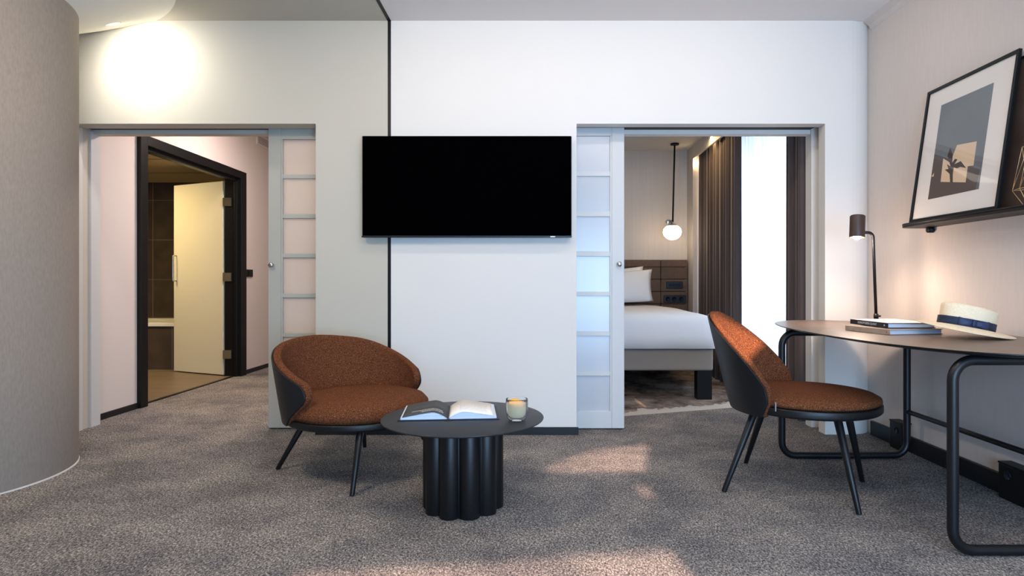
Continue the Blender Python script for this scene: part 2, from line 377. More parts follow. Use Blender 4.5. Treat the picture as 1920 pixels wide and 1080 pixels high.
# back wall, behind the camera: unseen, its holes made up to throw the sun patches
BY = -1.6
def gap(pxs):
    out = []
    for px, py in pxs:
        p = FL(px, py); out.append((p.x, SUN_T*(p.y-BY)))
    return out
gaps = [gap([(1010, 884), (1209, 886), (1212, 856), (1217, 832), (1100, 846)]),
        gap([(1189, 914), (1214, 909), (1230, 934), (1202, 930)]),
        gap([(520, 1150), (540, 1075), (900, 1056), (1258, 1029), (1330, 1115), (1340, 1150)])]
ch_ = [P(*q) for q in ((1334, 592, 3.12), (1345, 586, 3.2), (1362, 590, 3.22), (1402, 614, 3.3), (1436, 642, 3.33), (1404, 684, 3.0), (1392, 688, 2.92), (1340, 618, 2.94))]
gaps.append([(p.x, p.z+SUN_T*(p.y-BY)) for p in ch_])
cu = bpy.data.curves.new('wall_back_sun_cutouts', 'CURVE'); cu.dimensions = '2D'; cu.fill_mode = 'BOTH'; cu.extrude = 0.01
def spl(ps):
    s = cu.splines.new('POLY'); s.points.add(len(ps)-1); s.use_cyclic_u = True
    for i, (x, z) in enumerate(ps): s.points[i].co = (x, z, 0, 1)
spl([(-4.4, 0), (2.4, 0), (2.4, H+0.1), (-4.4, H+0.1)])
for g in gaps: spl(g)
tmp = bpy.data.objects.new('tmp', cu); COL.objects.link(tmp)
me = bpy.data.meshes.new_from_object(tmp.evaluated_get(bpy.context.evaluated_depsgraph_get())); bpy.data.objects.remove(tmp)
wb = bpy.data.objects.new('wall_back_sun_cutouts', me); COL.objects.link(wb); wb.rotation_euler = (PI/2, 0, 0); wb.location = (0, BY, 0)
me.materials.clear(); me.materials.append(m_white); struct(wb)

# ------------------------------------------------------------------ round column and its flared head
CC = (-3.09, 3.13)
bm = bmesh.new(); lathe(bm, [(0.0, 0.007), (0.613, 0.007), (0.613, 0.6), (0.613, 1.6), (0.613, 2.50), (0.0, 2.50)], (CC[0], CC[1], 0), 96)
struct(mk('wall_column', bm, m_linen, smooth=True, bevel=0.004))
bm = bmesh.new(); lathe(bm, [(0, 0), (0.616, 0), (0.616, 0.007), (0, 0.007)], (CC[0], CC[1], 0), 96)
struct(mk('white_ring_column', bm, m_white, smooth=False))  # thin white ring around the column's foot
prof = [(0.60, 2.49), (0.63, 2.503), (0.70, 2.536), (0.80, 2.585), (0.915, 2.644), (0.99, 2.685), (1.05, 2.715), (1.09, 2.7265)]
bm = bmesh.new(); n = 120; rings = []
for r_, z_ in prof:
    ring = []
    for k in range(n):
        a = 2*PI*k/n; x = CC[0]+r_*math.cos(a); y = CC[1]+r_*math.sin(a); ring.append(bm.verts.new((x, y, z_)))
    rings.append(ring)
for A, B in zip(rings, rings[1:]):
    for k in range(n): bm.faces.new((A[k], A[(k+1) % n], B[(k+1) % n], B[k]))
geom = bm.verts[:]+bm.edges[:]+bm.faces[:]
bmesh.ops.bisect_plane(bm, geom=geom, plane_co=(0, YW-0.0005, 0), plane_no=(0, 1, 0), clear_outer=True)
geom = bm.verts[:]+bm.edges[:]+bm.faces[:]
bmesh.ops.bisect_plane(bm, geom=geom, plane_co=(-4.3, 0, 0), plane_no=(-1, 0, 0), clear_outer=True)
struct(mk('ceiling_flare', bm, m_cap, smooth=True))
dl = thing('ceiling_downlight', 'small round recessed downlight glowing on the flared ceiling beside the column', 'ceiling light', (-2.59, 3.77, 2.58))
tl = Matrix.Translation((-2.59, 3.77, 2.5945)) @ Matrix.Rotation(R(-26), 4, Vector((-(3.77-3.13), (-2.59+3.09), 0)).normalized())
bm = bmesh.new(); lathe(bm, [(0.030, -0.004), (0.042, -0.004), (0.044, 0.004), (0.030, 0.004), (0.030, -0.004)], (0, 0, 0), 32); bm.transform(tl); mk('trim_ring', bm, m_cap, dl, smooth=True)
bm = bmesh.new(); lathe(bm, [(0, 0.0), (0.029, 0.0), (0.029, 0.004), (0, 0.004)], (0, 0, 0), 32); bm.transform(tl); mk('lens', bm, m_spotl, dl)

# ------------------------------------------------------------------ hall and bathroom
struct(boxes('wall_hall_left', [(XH-0.12, XH, YB, 4.90, 0, H), (XH-0.12, XH, 6.60, 9.0, 0, H), (XH-0.12, XH, 4.90, 6.60, 2.13, H)], m_hall))
struct(box('wall_hall_right', -1.3, -1.2, YB, 9.0, 0, H, m_hall))
struct(box('wall_hall_end', XH, -1.3, 8.9, 9.0, 0, H, m_hall))
struct(box('ceiling_hall', XH-0.12, -1.2, YB, 9.0, H, H+0.1, m_ceil))
struct(boxes('baseboard_hall', [(XH, XH+0.012, YB, 4.875, 0, 0.045), (XH, XH+0.012, 6.66, 8.9, 0, 0.045)], m_skirt))
# black door frame
df = boxes('door_frame', [(XH, -3.13, 4.875, 4.965, 0, 2.19), (XH, -3.13, 6.54, 6.66, 0, 2.19), (XH, -3.13, 4.965, 6.54, 2.11, 2.19),
    (-3.31, XH, 4.94, 4.965, 0, 2.125), (-3.31, XH, 6.54, 6.565, 0, 2.125), (-3.31, XH, 4.965, 6.54, 2.10, 2.125),
    (-3.20, XH-0.002, 6.515, 6.54, 0, 2.10), (-3.20, XH-0.002, 4.965, 5.0, 2.06, 2.10), (-3.20, XH-0.002, 4.965, 6.54, 2.075, 2.10)], m_black, bevel=0.004)
df.name = 'trim_7'; struct(df, 'black lacquered door frame around the bathroom doorway')
# open bathroom door
hx, hy, fx, fy = -3.315, 6.59, -4.02, 6.90
dv = Vector((fx-hx, fy-hy, 0)); ln = dv.length; dv.normalize(); ang = math.atan2(dv.y, dv.x)
MD = Matrix.Translation((hx, hy, 0)) @ Matrix.Rotation(ang, 4, 'Z')
bd = thing('door_3', 'cream door standing ajar inside the black bathroom door frame', 'door', (hx, hy, 0)); bd['kind'] = 'structure'; del bd['category']
bm = bmesh.new(); bx(bm, 0, ln, 0.0, 0.045, 0.015, 2.085, MD); mk('door_leaf', bm, m_cream, bd, bevel=0.002)
hn = bmesh.new(); tube(hn, [MD @ Vector(p) for p in fillet([(ln-0.045, 0.045, 1.02), (ln-0.045, 0.09, 1.02), (ln-0.045, 0.09, 1.30), (ln-0.045, 0.045, 1.30)], 0.012, 5)], 0.007, 10)
mk('door_handle', hn, m_steel, bd, smooth=True)
for z in (0.235, 1.06, 1.86):
    bm = bmesh.new(); bx(bm, -3.30, -3.235, 6.53, 6.5385, z-0.045, z+0.045); bx(bm, -3.325, -3.30, 6.53, 6.56, z-0.045, z+0.045); mk('hinge', bm, m_steel, bd)
# bathroom shell
bt = -6.2
struct(box('wall_bathroom_back', bt, XH-0.12, 7.9, 8.0, 0, 2.29, m_tile))
struct(box('wall_bathroom_left', bt-0.1, bt, 4.3, 8.0, 0, 2.29, m_tile))
struct(box('wall_bathroom_front', bt, XH-0.12, 4.2, 4.3, 0, 2.29, m_tile))
struct(box('ceiling_bathroom', bt-0.1, XH-0.12, 4.2, 8.0, 2.29, 2.39, mat('bath_ceiling_tile', srgb(190, 170, 130), 0.8)))
g = []
for zz in (0.53+0.02, 1.04, 1.55, 2.06): g.append((bt, XH-0.13, 7.896, 7.9, zz-0.003, zz+0.003))
for xx in (-5.9, -4.92, -3.9): g.append((xx-0.003, xx+0.003, 7.896, 7.9, 0.5, 2.29))
struct(boxes('trim_8', g, m_grout))
struct(boxes('trim_9', [(bt, XH-0.12, 6.4, 6.406, 2.287, 2.291), (bt, XH-0.12, 7.2, 7.206, 2.287, 2.291), (-5.0, -4.994, 4.3, 7.9, 2.287, 2.291)], m_track))
tb = thing('bathtub', 'white bathtub set in a dark tiled surround seen through the bathroom doorway', 'bathtub', (-4.7, 7.4, 0))
box('tiled_apron', bt+0.01, -3.33, 6.97, 7.0, 0.004, 0.515, m_tile, tb)
boxes('grout_line', [(-4.125, -4.119, 6.967, 6.971, 0.02, 0.515), (-5.1, -5.094, 6.967, 6.971, 0.02, 0.515), (bt+0.01, -3.33, 6.966, 6.97, 0.004, 0.012)], m_grout, tb)
bm = bmesh.new()
o_ = [(bt+0.01, 6.955), (-3.33, 6.955), (-3.33, 7.89), (bt+0.01, 7.89)]; i_ = [(bt+0.1, 7.05), (-4.1, 7.05), (-4.1, 7.80), (bt+0.1, 7.80)]; b_ = [(bt+0.2, 7.12), (-4.3, 7.12), (-4.3, 7.74), (bt+0.2, 7.74)]
lv = [[bm.verts.new((x, y, z)) for x, y in q] for q, z in ((o_, 0.505), (o_, 0.545), (i_, 0.545), (b_, 0.12))]
for A, B in zip(lv, lv[1:]):
    for k in range(4): bm.faces.new((A[k], A[(k+1) % 4], B[(k+1) % 4], B[k]))
bm.faces.new(lv[3]); mk('tub_basin', bm, m_tub, tb, bevel=0.015)
# air vent and switch
vt = thing('air_vent', 'white louvred air vent high on the hall wall past the doorway', 'vent', (XH, 7.25, 2.64))
boxes('vent_frame', [(XH, XH+0.012, 6.96, 7.56, 2.575, 2.59), (XH, XH+0.012, 6.96, 7.56, 2.685, 2.70), (XH, XH+0.012, 6.96, 6.99, 2.59, 2.685), (XH, XH+0.012, 7.53, 7.56, 2.59, 2.685)], m_white, vt)
box('vent_recess', XH, XH+0.002, 6.99, 7.53, 2.59, 2.685, m_track, vt)
boxes('louvre', [(XH+0.003, XH+0.01, 6.99, 7.53, 2.597+0.0155*k, 2.604+0.0155*k) for k in range(6)], m_white, vt)
sw = thing('light_switch', 'small black light switch on the hall wall beside the black door frame', 'switch', (XH, 6.79, 1.10))
box('switch_plate', XH, XH+0.012, 6.72, 6.86, 1.065, 1.145, m_black, sw, bevel=0.003)
box('rocker', XH+0.012, XH+0.02, 6.755, 6.825, 1.08, 1.13, m_black, sw, bevel=0.002)

# ------------------------------------------------------------------ sliding doors
def slider(name, label, x0, x1, Y, stile_side, zs, mt, zbot, ztop, fm):
    """frame with horizontal muntins; zs = list of (z0, z1) of panes"""
    d = thing(name, label, 'door', ((x0+x1)/2, Y, 0)); d['kind'] = 'structure'; del d['category']
    sw_ = 0.085
    L = [(x0, x0+sw_, Y, Y+0.04, zbot, ztop), (x1-sw_, x1, Y, Y+0.04, zbot, ztop)]
    L.append((x0+sw_, x1-sw_, Y, Y+0.04, zbot, zs[0][0])); L.append((x0+sw_, x1-sw_, Y, Y+0.04, zs[-1][1], ztop))
    boxes('door_frame', L, mt, d, bevel=0.003)
    for (a0, a1), (b0, b1) in zip(zs, zs[1:]):
        box('muntin', x0+sw_, x1-sw_, Y+0.006, Y+0.034, a1, b0, mt, d, bevel=0.002)
    for a0, a1 in zs:
        box('glass_pane', x0+sw_+0.001, x1-sw_-0.001, Y+0.017, Y+0.023, a0-0.002, a1+0.002, fm, d)
    # a fine bead beside the glass
    e = x0+sw_ if stile_side == 'L' else x1-sw_
    s = 1 if stile_side == 'L' else -1
    box('bead', min(e, e+s*0.012), max(e, e+s*0.012), Y+0.003, Y+0.037, zs[0][0], zs[-1][1], mt, d, bevel=0.002)
    return d
YL = 4.19
zl = [(1-(b-CY)/F*YL, 1-(a-CY)/F*YL) for a, b in ((706, 777), (632, 698), (558, 624.5), (483, 550.5), (409, 475.5), (334.5, 401.4), (261, 327))]
dL = slider('door_1', 'left sliding door with frosted panes, half slid into the grey wall', (503-CX)/F*YL, -1.03, YL, 'L', zl, m_doorL, 0.008, 2.058, m_frost_hall_lit)
kb = bmesh.new(); lathe(kb, [(0, 0), (0.012, 0), (0.007, 0.012), (0.008, 0.02), (0.017, 0.024), (0.017, 0.036), (0.012, 0.040), (0, 0.041)], (0, 0, 0), 24)
kk = P(511, 497, YL); kb.transform(Matrix.Translation(kk) @ Matrix.Rotation(PI/2, 4, 'X')); mk('knob', kb, m_steel, dL, smooth=True)
YR = 4.175
zr = [(1-(b-CY)/F*YR, 1-(a-CY)/F*YR) for a, b in ((705, 771), (630, 697), (555, 621.5), (480.5, 546.8), (405.6, 471), (330, 396), (254.7, 321.4))]
dR = slider('door_2', 'white sliding door with frosted panes, half slid into the wall beside the television', -0.19, (1170.5-CX)/F*YR, YR, 'R', zr, m_door, 0.008, 2.058, m_frost)
kb = bmesh.new(); lathe(kb, [(0, 0), (0.012, 0), (0.007, 0.012), (0.008, 0.02), (0.017, 0.024), (0.017, 0.036), (0.012, 0.040), (0, 0.041)], (0, 0, 0), 24)
kk = P(1160.5, 495.5, YR); kb.transform(Matrix.Translation(kk) @ Matrix.Rotation(PI/2, 4, 'X')); mk('knob', kb, m_steel, dR, smooth=True)

# ------------------------------------------------------------------ television
tv = thing('television', 'wide black flat-screen television mounted on the wall over the black seam', 'television', (-0.44, YW, 1.29))
x0, x1 = (678-CX)/F*3.975, (1072-CX)/F*3.975; z0, z1 = 1-(445-CY)/F*3.975, 1-(254-CY)/F*3.975
box('housing', x0, x1, 3.985, 4.015, z0, z1, m_black, tv, bevel=0.006)
box('screen', x0+0.004, x1-0.004, 3.977, 3.985, z0+0.012, z1-0.003, m_tv, tv, bevel=0.001)
box('lower_bezel', x0, x1, 3.973, 3.985, z0-0.001, z0+0.011, m_bezel, tv, bevel=0.002)
lp = P(1036.5, 445, 3.97); box('logo_plate', lp.x-0.016, lp.x+0.016, 3.969, 3.973, z0+0.001, z0+0.007, m_steel, tv, bevel=0.001)
box('wall_bracket', -0.64, -0.24, 4.015, YW-0.002, 1.45, 1.8, m_black, tv)

# ------------------------------------------------------------------ bedroom
struct(box('wall_bedroom_back', -1.2, 1.81, 7.3, 7.4, 0, 2.6, m_bwall))
struct(box('wall_bedroom_pier', 1.81, 2.45, 7.03, 7.4, 0, 2.6, m_bwall))
struct(box('ceiling_bedroom', -1.2, 2.45, YB, 7.4, 2.57, 2.67, m_bceil))
struct(box('trim_10', 1.81, 1.83, YB, 7.03, 2.42, 2.57, m_bceil))                # pelmet
struct(boxes('wall_bedroom_right', [(2.35, 2.45, YB, 4.6, 0, 2.6), (2.35, 2.45, 6.3, 7.03, 0, 2.6), (2.35, 2.45, 4.6, 6.3, 2.4, 2.6), (2.35, 2.45, 4.6, 6.3, 0, 0.06)], m_bwall))
wf = boxes('window_1', [(2.37, 2.43, 4.6, 4.66, 0.06, 2.4), (2.37, 2.43, 6.24, 6.3, 0.06, 2.4), (2.37, 2.43, 5.41, 5.49, 0.06, 2.4), (2.37, 2.43, 4.6, 6.3, 0.06, 0.12), (2.37, 2.43, 4.6, 6.3, 2.34, 2.4)], m_white)
struct(wf)
def drape(name, y0, y1, x, amp, n, z0, z1, m, ph=0.0, irr=0.3, pinch=0.0, solid=0.004):
    bm = bmesh.new(); S = n*12; rows = 14; gr = []
    for j in range(rows+1):
        v = j/rows; row = []
        for i in range(S+1):
            u = i/S; a = u*n*2*PI+ph
            w = amp*(0.75+0.35*math.sin(a*0.37+1.3))*math.sin(a+irr*math.sin(a*0.5+v*1.2))+amp*0.25*math.sin(2.3*a+1)
            yy = y0+(y1-y0)*(u+pinch*(0.5-u)*math.sin(v*PI)*0.5)+0.3*amp*math.cos(a)
            row.append(bm.verts.new((x+w*(0.8+0.2*(1-v)), yy, z0+(z1-z0)*v)))
        gr.append(row)
    for j in range(rows):
        for i in range(S): bm.faces.new((gr[j][i], gr[j][i+1], gr[j+1][i+1], gr[j+1][i]))
    return mk(name, bm, m, smooth=True, solid=solid)
c1 = drape('curtain', 5.62, 6.99, 1.872, 0.028, 12, 0.01, 2.50, m_curtain, 0.4); tag(c1, 'long brown curtain gathered at the headboard side of the bedroom window', 'curtain', None)
c2 = drape('curtain', 4.365, 4.66, 1.92, 0.032, 4, 0.01, 2.50, m_curtain, 1.0); tag(c2, 'narrow brown curtain at the doorway side of the bedroom window', 'curtain', None)
c3 = drape('sheer_curtain', 4.50, 6.2, 2.02, 0.022, 15, 0.01, 2.50, m_sheer, 0.2, solid=0.0); tag(c3, 'white sheer curtain glowing with daylight between the two brown curtains', 'curtain')
rl = bmesh.new(); tube(rl, [(1.885, 4.345, 2.53), (1.885, 7.02, 2.53)], 0.012); tube(rl, [(2.02, 4.345, 2.53), (2.02, 7.02, 2.53)], 0.008)
struct(mk('trim_11', rl, m_white))
area('curtain_cove_light', (1.858, 6.35, 2.50), (1.850, 6.36, 0), 1.2, 0.03, 9, (1.0, 0.66, 0.30))
point('curtain_recess_light', (1.835, 7.005, 2.36), 0.6, (1.0, 0.70, 0.36), 0.02)

# headboard
hb = thing('headboard', 'brown quilted fabric headboard on the bedroom wall', 'headboard', (0.6, 7.29, 0.3))
hr = (1290-CX)/F*7.2; zt = 1-(487-CY)/F*7.22
rows = [zt, 1-(501-CY)/F*7.22, 1-(523.7-CY)/F*7.22, 1-(546.8-CY)/F*7.22, 1-(570-CY)/F*7.22, 1-(593-CY)/F*7.22, 0.3]
cols = [-0.6, 0.03, 0.75, (1239.5-CX)/F*7.2, hr]
cols = [-0.7, 0.0, 0.74, (1239.5-CX)/F*7.2, hr]
for j in range(len(rows)-1):
    for i in range(len(cols)-1):
        box('quilted_panel', cols[i]+0.0015, cols[i+1]-0.0015, 7.215, 7.285, rows[j+1]+0.0015, rows[j]-0.0015, m_head, hb, bevel=0.010, seg=3)
box('backing_board', -0.69, hr-0.01, 7.285, 7.299, 0.3, zt-0.01, m_track, hb)
def rbox(name, px0, px1, py0, py1, Y, d, m, parent, bev=0.01):
    a = P(px0, py1, Y); b = P(px1, py0, Y); return box(name, a.x, b.x, Y-d, Y, a.z, b.z, m, parent, bevel=bev, seg=3)
s1 = rbox('reading_light_plate', 1249, 1280, 528, 541, 7.214, 0.012, m_bezel, hb, 0.008)
sub(rbox('light_bar', 1254.5, 1275.5, 532, 536.5, 7.202, 0.012, m_black, None, 0.003), s1)
s2 = rbox('socket_plate', 1244, 1286, 553.5, 567.5, 7.214, 0.014, m_bezel, hb, 0.01)
for px in (1252, 1264, 1277):
    kb = bmesh.new(); lathe(kb, [(0, 0), (0.026, 0), (0.028, 0.003), (0.020, 0.005), (0.018, 0.002), (0, 0.002)], (0, 0, 0), 20)
    kb.transform(Matrix.Translation(P(px, 560.5, 7.199)) @ Matrix.Rotation(PI/2, 4, 'X')); sub(mk('socket', kb, m_black, None, smooth=True), s2)

# bed
bed = thing('bed', 'double bed with grey upholstered base and square black legs', 'bed', (0.6, 6.2, 0))
box('base', -0.3, 1.52, 5.22, 7.2, 0.25, 0.44, m_base, bed, bevel=0.02, seg=3)
for x, y in ((1.386, 5.24), (1.386, 7.0), (-0.25, 5.24), (-0.25, 7.0)): box('leg', x, x+0.128, y, y+0.10, 0, 0.252, m_black, bed, bevel=0.003)
box('mattress', -0.28, 1.50, 5.24, 7.19, 0.441, 0.66, m_linenw, bed, bevel=0.05, seg=4)
# duvet
bm = bmesh.new()
def rr(t, w): return w*(1-abs(1-2*t)**1)
secs = [(0.0, 0.442, 0.055), (0.5, 0.55, 0.05), (0.8, 0.66, 0.035), (0.93, 0.715, 0.0), (1.0, 0.735, -0.07), (1.0, 0.742, -0.25)]
nx = 26; loops = []
for _, z, off in secs:
    X0, X1, Y0, Y1 = -0.30-off, 1.50+off, 5.235-off, 7.19
    lp_ = []
    per = [(X0, Y1)]+[(X0, Y1+(Y0-Y1)*k/14) for k in range(1, 14)]
    cr = 0.06
    per += [(X0+cr*(1-math.cos(a)), Y0+cr*(1-math.sin(a))) for a in (0, PI/6, PI/3, PI/2)]
    per += [(X0+(X1-X0)*k/16, Y0+0.006*math.sin(k*2.1)*(1 if z < 0.6 else 0)) for k in range(1, 16)]
    per += [(X1-cr*(1-math.sin(a)), Y0+cr*(1-math.cos(a))) for a in (0, PI/6, PI/3, PI/2)]
    per += [(X1, Y0+(Y1-Y0)*k/14) for k in range(1, 14)]+[(X1, Y1)]
    loops.append([bm.verts.new((x, y, z+(0.006*math.sin(x*5)*math.cos(y*4) if z > 0.7 else 0))) for x, y in per])
for A, B in zip(loops, loops[1:]):
    for k in range(len(A)-1): bm.faces.new((A[k], A[k+1], B[k+1], B[k]))
bm.faces.new(loops[-1])
tag(mk('duvet', bm, m_linenw, smooth=True, solid=0.012, soff=-1.0), 'white duvet spread over the bed', 'duvet')
# pillows
def pillow(name, c, w, h, t, tilt, yaw, label, roll=0.0):
    bm = bmesh.new(); S = 18; top = []; bot = []
    for sgn, store in ((1, top), (-1, bot)):
        for j in range(S+1):
            row = []
            for i in range(S+1):
                u = -1+2*i/S; v = -1+2*j/S
                pinchx = 1-0.10*(1-abs(v)**2.2)*0.6; pinchz = 1-0.10*(1-abs(u)**2.2)*0.6
                th = t*((1-abs(u)**2.6)*(1-abs(v)**2.6))**0.55
                row.append(bm.verts.new((u*w/2*pinchx*(1+0.045*v), sgn*th/2, v*h/2*pinchz*(1 if v > 0 else 1-0.06*abs(u)**3))))
            store.append(row)
    for store in (top, bot):
        for j in range(S):
            for i in range(S): bm.faces.new((store[j][i], store[j][i+1], store[j+1][i+1], store[j+1][i]))
    bmesh.ops.remove_doubles(bm, verts=bm.verts, dist=0.0005)
    bm.transform(Matrix.Translation(c) @ Matrix.Rotation(R(yaw), 4, 'Z') @ Matrix.Rotation(R(tilt), 4, 'X') @ Matrix.Rotation(R(roll), 4, 'Y'))
    return tag(mk(name, bm, m_linenw, smooth=True), label, 'pillow', 'white pillows against the headboard')
pillow('pillow', (0.86, 7.04, 0.965), 0.80, 0.41, 0.17, -20, 0, 'white pillow leaning on the headboard, the rearmost with its corner highest', -5)
pillow('pillow', (0.92, 6.85, 0.95), 0.80, 0.40, 0.17, -24, 0, 'white pillow leaning in front of another on the bed', -3)

# pendant lamp
pl = thing('pendant_lamp', 'black rod pendant lamp with a glowing white opal globe above the bed', 'pendant lamp', (1.577, 6.92, 2.57))
bm = bmesh.new(); lathe(bm, [(0, 0), (0.048, 0), (0.048, -0.018), (0.012, -0.022), (0, -0.022)], (1.577, 6.92, 2.57), 32); mk('ceiling_rose', bm, m_black, pl, smooth=False)
gp = P(1260.5, 435.5, 6.92)
bm = bmesh.new(); tube(bm, [(1.577, 6.92, 2.56), (gp.x+0.005, 6.92, gp.z+0.10)], 0.010, 12); mk('rod', bm, m_black, pl, smooth=True)
bm = bmesh.new(); lathe(bm, [(0, -0.088), (0.035, -0.084), (0.068, -0.066), (0.094, -0.036), (0.104, 0), (0.098, 0.034), (0.080, 0.058), (0.055, 0.076), (0, 0.078)], gp, 48)
gl = mk('globe', bm, m_globe, pl, smooth=True)
bm = bmesh.new(); lathe(bm, [(0.062, 0.072), (0.05, 0.084), (0.02, 0.096), (0.012, 0.12), (0, 0.12)], gp, 32); mk('cap', bm, m_steel, pl, smooth=True)
kb = bmesh.new(); lathe(kb, [(0, 0), (0.027, 0), (0.027, 0.03), (0.02, 0.034), (0, 0.034)], (0, 0, 0), 24); kb.transform(Matrix.Translation(P(1252.5, 416, 6.93)) @ Matrix.Rotation(PI/2, 4, 'X'))
tube(kb, [P(1253, 416, 6.92), P(1261, 413, 6.92)], 0.006, 8); mk('bracket_disc', kb, m_steel, pl, smooth=True)  # small disc bracket linked to the rod
point('pendant_light', (gp.x, 6.92, gp.z), 34, (1.0, 0.74, 0.46), 0.10).data.use_shadow = True
gl.visible_shadow = True

# ------------------------------------------------------------------ upholstered tub chairs
def chair(name, label, cat, c, face, leg_pts, leg_tops, RS, zr0, zr1, cush, prof_r, prof_z, th_end, thick, z_shell, leg_r):
    """c seat centre; face = facing azimuth in degrees; profile tables are by angle from the back"""
    t = thing(name, label, cat, (c[0], c[1], 0))
    back = face+180
    def pt(th, r, z):
        a = R(back+th); return Vector((c[0]+r*math.cos(a), c[1]+r*math.sin(a), z))
    # seat pan ring
    bm = bmesh.new(); lathe(bm, [(0, zr0), (RS-0.05, zr0), (RS-0.008, zr0+0.006), (RS, zr0+0.014), (RS, zr1-0.004), (RS-0.006, zr1), (0, zr1)], (c[0], c[1], 0), 72)
    mk('seat_pan', bm, m_blackm, t, smooth=True, bevel=0.002)
    bm = bmesh.new(); q = [(RS-0.012, zr1+0.002), (RS-0.003, zr1+cush*0.22), (RS-0.006, zr1+cush*0.5), (RS-0.030, zr1+cush*0.78), (RS-0.085, zr1+cush*0.95), (RS-0.18, zr1+cush*1.02), (0, zr1+cush*1.04)]
    lathe(bm, [(0, zr1+0.001)]+q, (c[0], c[1], 0), 72)
    mk('seat', bm, m_rust, t, smooth=True)
    # backrest padding (thick) and outer shell (thin, black)
    def surf(off, nu=56, nv=16, lo=0.0, hi=1.0, shr=0.0, zdrop=0.0):
        g = []
        for j in range(nv+1):
            v = lo+(hi-lo)*j/nv; row = []
            for i in range(nu+1):
                u = -1+2*i/nu; te = interp(th_end, v)-shr; th = u*te
                zt_ = interp(prof_z, abs(th))-zdrop; rt = interp(prof_r, abs(th))
                z = z_shell+(zt_-z_shell)*v
                rb = RS+0.004
                f = (z-z_shell)/max(0.05, (interp(prof_z, 0)-z_shell)); fz = v**0.9
                r = rb+(rt-rb)*fz+off
                row.append((th, r, z))
            g.append(row)
        return g
    def sheet(g_in, g_out, nm, m, subd=1):
        bm = bmesh.new(); A = [[bm.verts.new(pt(*p)) for p in row] for row in g_in]; B = [[bm.verts.new(pt(*p)) for p in row] for row in g_out]
        nv = len(A)-1; nu = len(A[0])-1
        for j in range(nv):
            for i in range(nu):
                bm.faces.new((A[j][i], A[j][i+1], A[j+1][i+1], A[j+1][i])); bm.faces.new((B[j][i+1], B[j][i], B[j+1][i], B[j+1][i+1]))
        for i in range(nu):
            bm.faces.new((A[0][i], B[0][i], B[0][i+1], A[0][i+1])); bm.faces.new((A[nv][i], A[nv][i+1], B[nv][i+1], B[nv][i]))
        for j in range(nv):
            bm.faces.new((A[j][0], A[j+1][0], B[j+1][0], B[j][0])); bm.faces.new((A[j][nu], B[j][nu], B[j+1][nu], A[j+1][nu]))
        return mk(nm, bm, m, t, smooth=True, bevel=min(0.012, thick*0.4) if subd else 0.002, seg=3)
    sheet(surf(-thick), surf(0.0), 'backrest', m_rust)
    sheet(surf(0.0005, zdrop=0.012, shr=1.5), surf(0.009, zdrop=0.012, shr=1.5), 'outer_shell', m_shell, 0)
    for (bx_, by_), (tx, ty) in zip(leg_pts, leg_tops):
        bm = bmesh.new(); tube(bm, [(bx_, by_, 0.0), (tx, ty, zr0+0.004)], leg_r*0.72, 16, True, leg_r*1.15); mk('leg', bm, m_blackm, t, smooth=True, bevel=0.002)
    return t, pt

def legset(pts, k):
    cx = sum(p[0] for p in pts)/4; cy = sum(p[1] for p in pts)/4
    return [(cx+(x-cx)*k, cy+(y-cy)*k) for x, y in pts]
LP = [(-1.38, 3.286), (-0.8575, 2.875), (-1.036, 3.734), (-0.514, 3.323)]
ch1, pt1 = chair('lounge_chair', 'low rust tweed tub armchair with dark shell beside the round coffee table', 'armchair', (-0.945, 3.30), -38,
      LP, [(-1.225, 3.30), (-0.852, 2.99), (-1.02, 3.62), (-0.66, 3.32)], 0.372, 0.272, 0.315, 0.095,
      [(0, 0.455), (30, 0.45), (45, 0.44), (60, 0.425), (80, 0.395), (95, 0.375), (105, 0.365), (120, .36)],
      [(0, 0.695), (30, 0.675), (45, 0.65), (60, 0.61), (80, 0.555), (95, 0.515), (105, 0.495), (120, .49)],
      [(0, 80), (0.2, 87), (0.45, 97), (0.7, 103), (0.9, 102), (1.0, 98)], 0.040, 0.285, 0.016)
tg = bmesh.new(); a_ = pt1(82, 0.378, 0.375); bx(tg, -0.002, 0.002, -0.006, 0.006, -0.02, 0.02, Matrix.Translation(a_) @ Matrix.Rotation(R(20), 4, 'Y')); mk('brand_tag', tg, m_steel, ch1)

LP2 = [(0.903, 2.934), (1.169, 3.402), (1.398, 2.644), (1.646, 3.083)]
ch2, pt2 = chair('desk_chair', 'rust tweed chair with tall curved back drawn up at the oval desk', 'chair', (1.318, 2.993), -30.3,
      LP2, [(1.083, 3.0), (1.20, 3.18), (1.378, 2.80), (1.515, 2.98)], 0.335, 0.390, 0.436, 0.048,
      [(0, 0.455), (15, 0.447), (25, 0.43), (45, 0.385), (60, 0.358), (80, 0.342)],
      [(0, 0.850), (12, 0.838), (25, 0.797), (45, 0.695), (60, 0.60), (72, 0.515), (90, 0.45)],
      [(0, 67), (0.3, 70), (0.6, 72), (1.0, 70)], 0.030, 0.385, 0.0165)
tg = bmesh.new(); a_ = pt2(76, 0.348, 0.445); bx(tg, -0.002, 0.002, -0.006, 0.006, -0.02, 0.02, Matrix.Translation(a_)); mk('brand_tag', tg, m_steel, ch2)

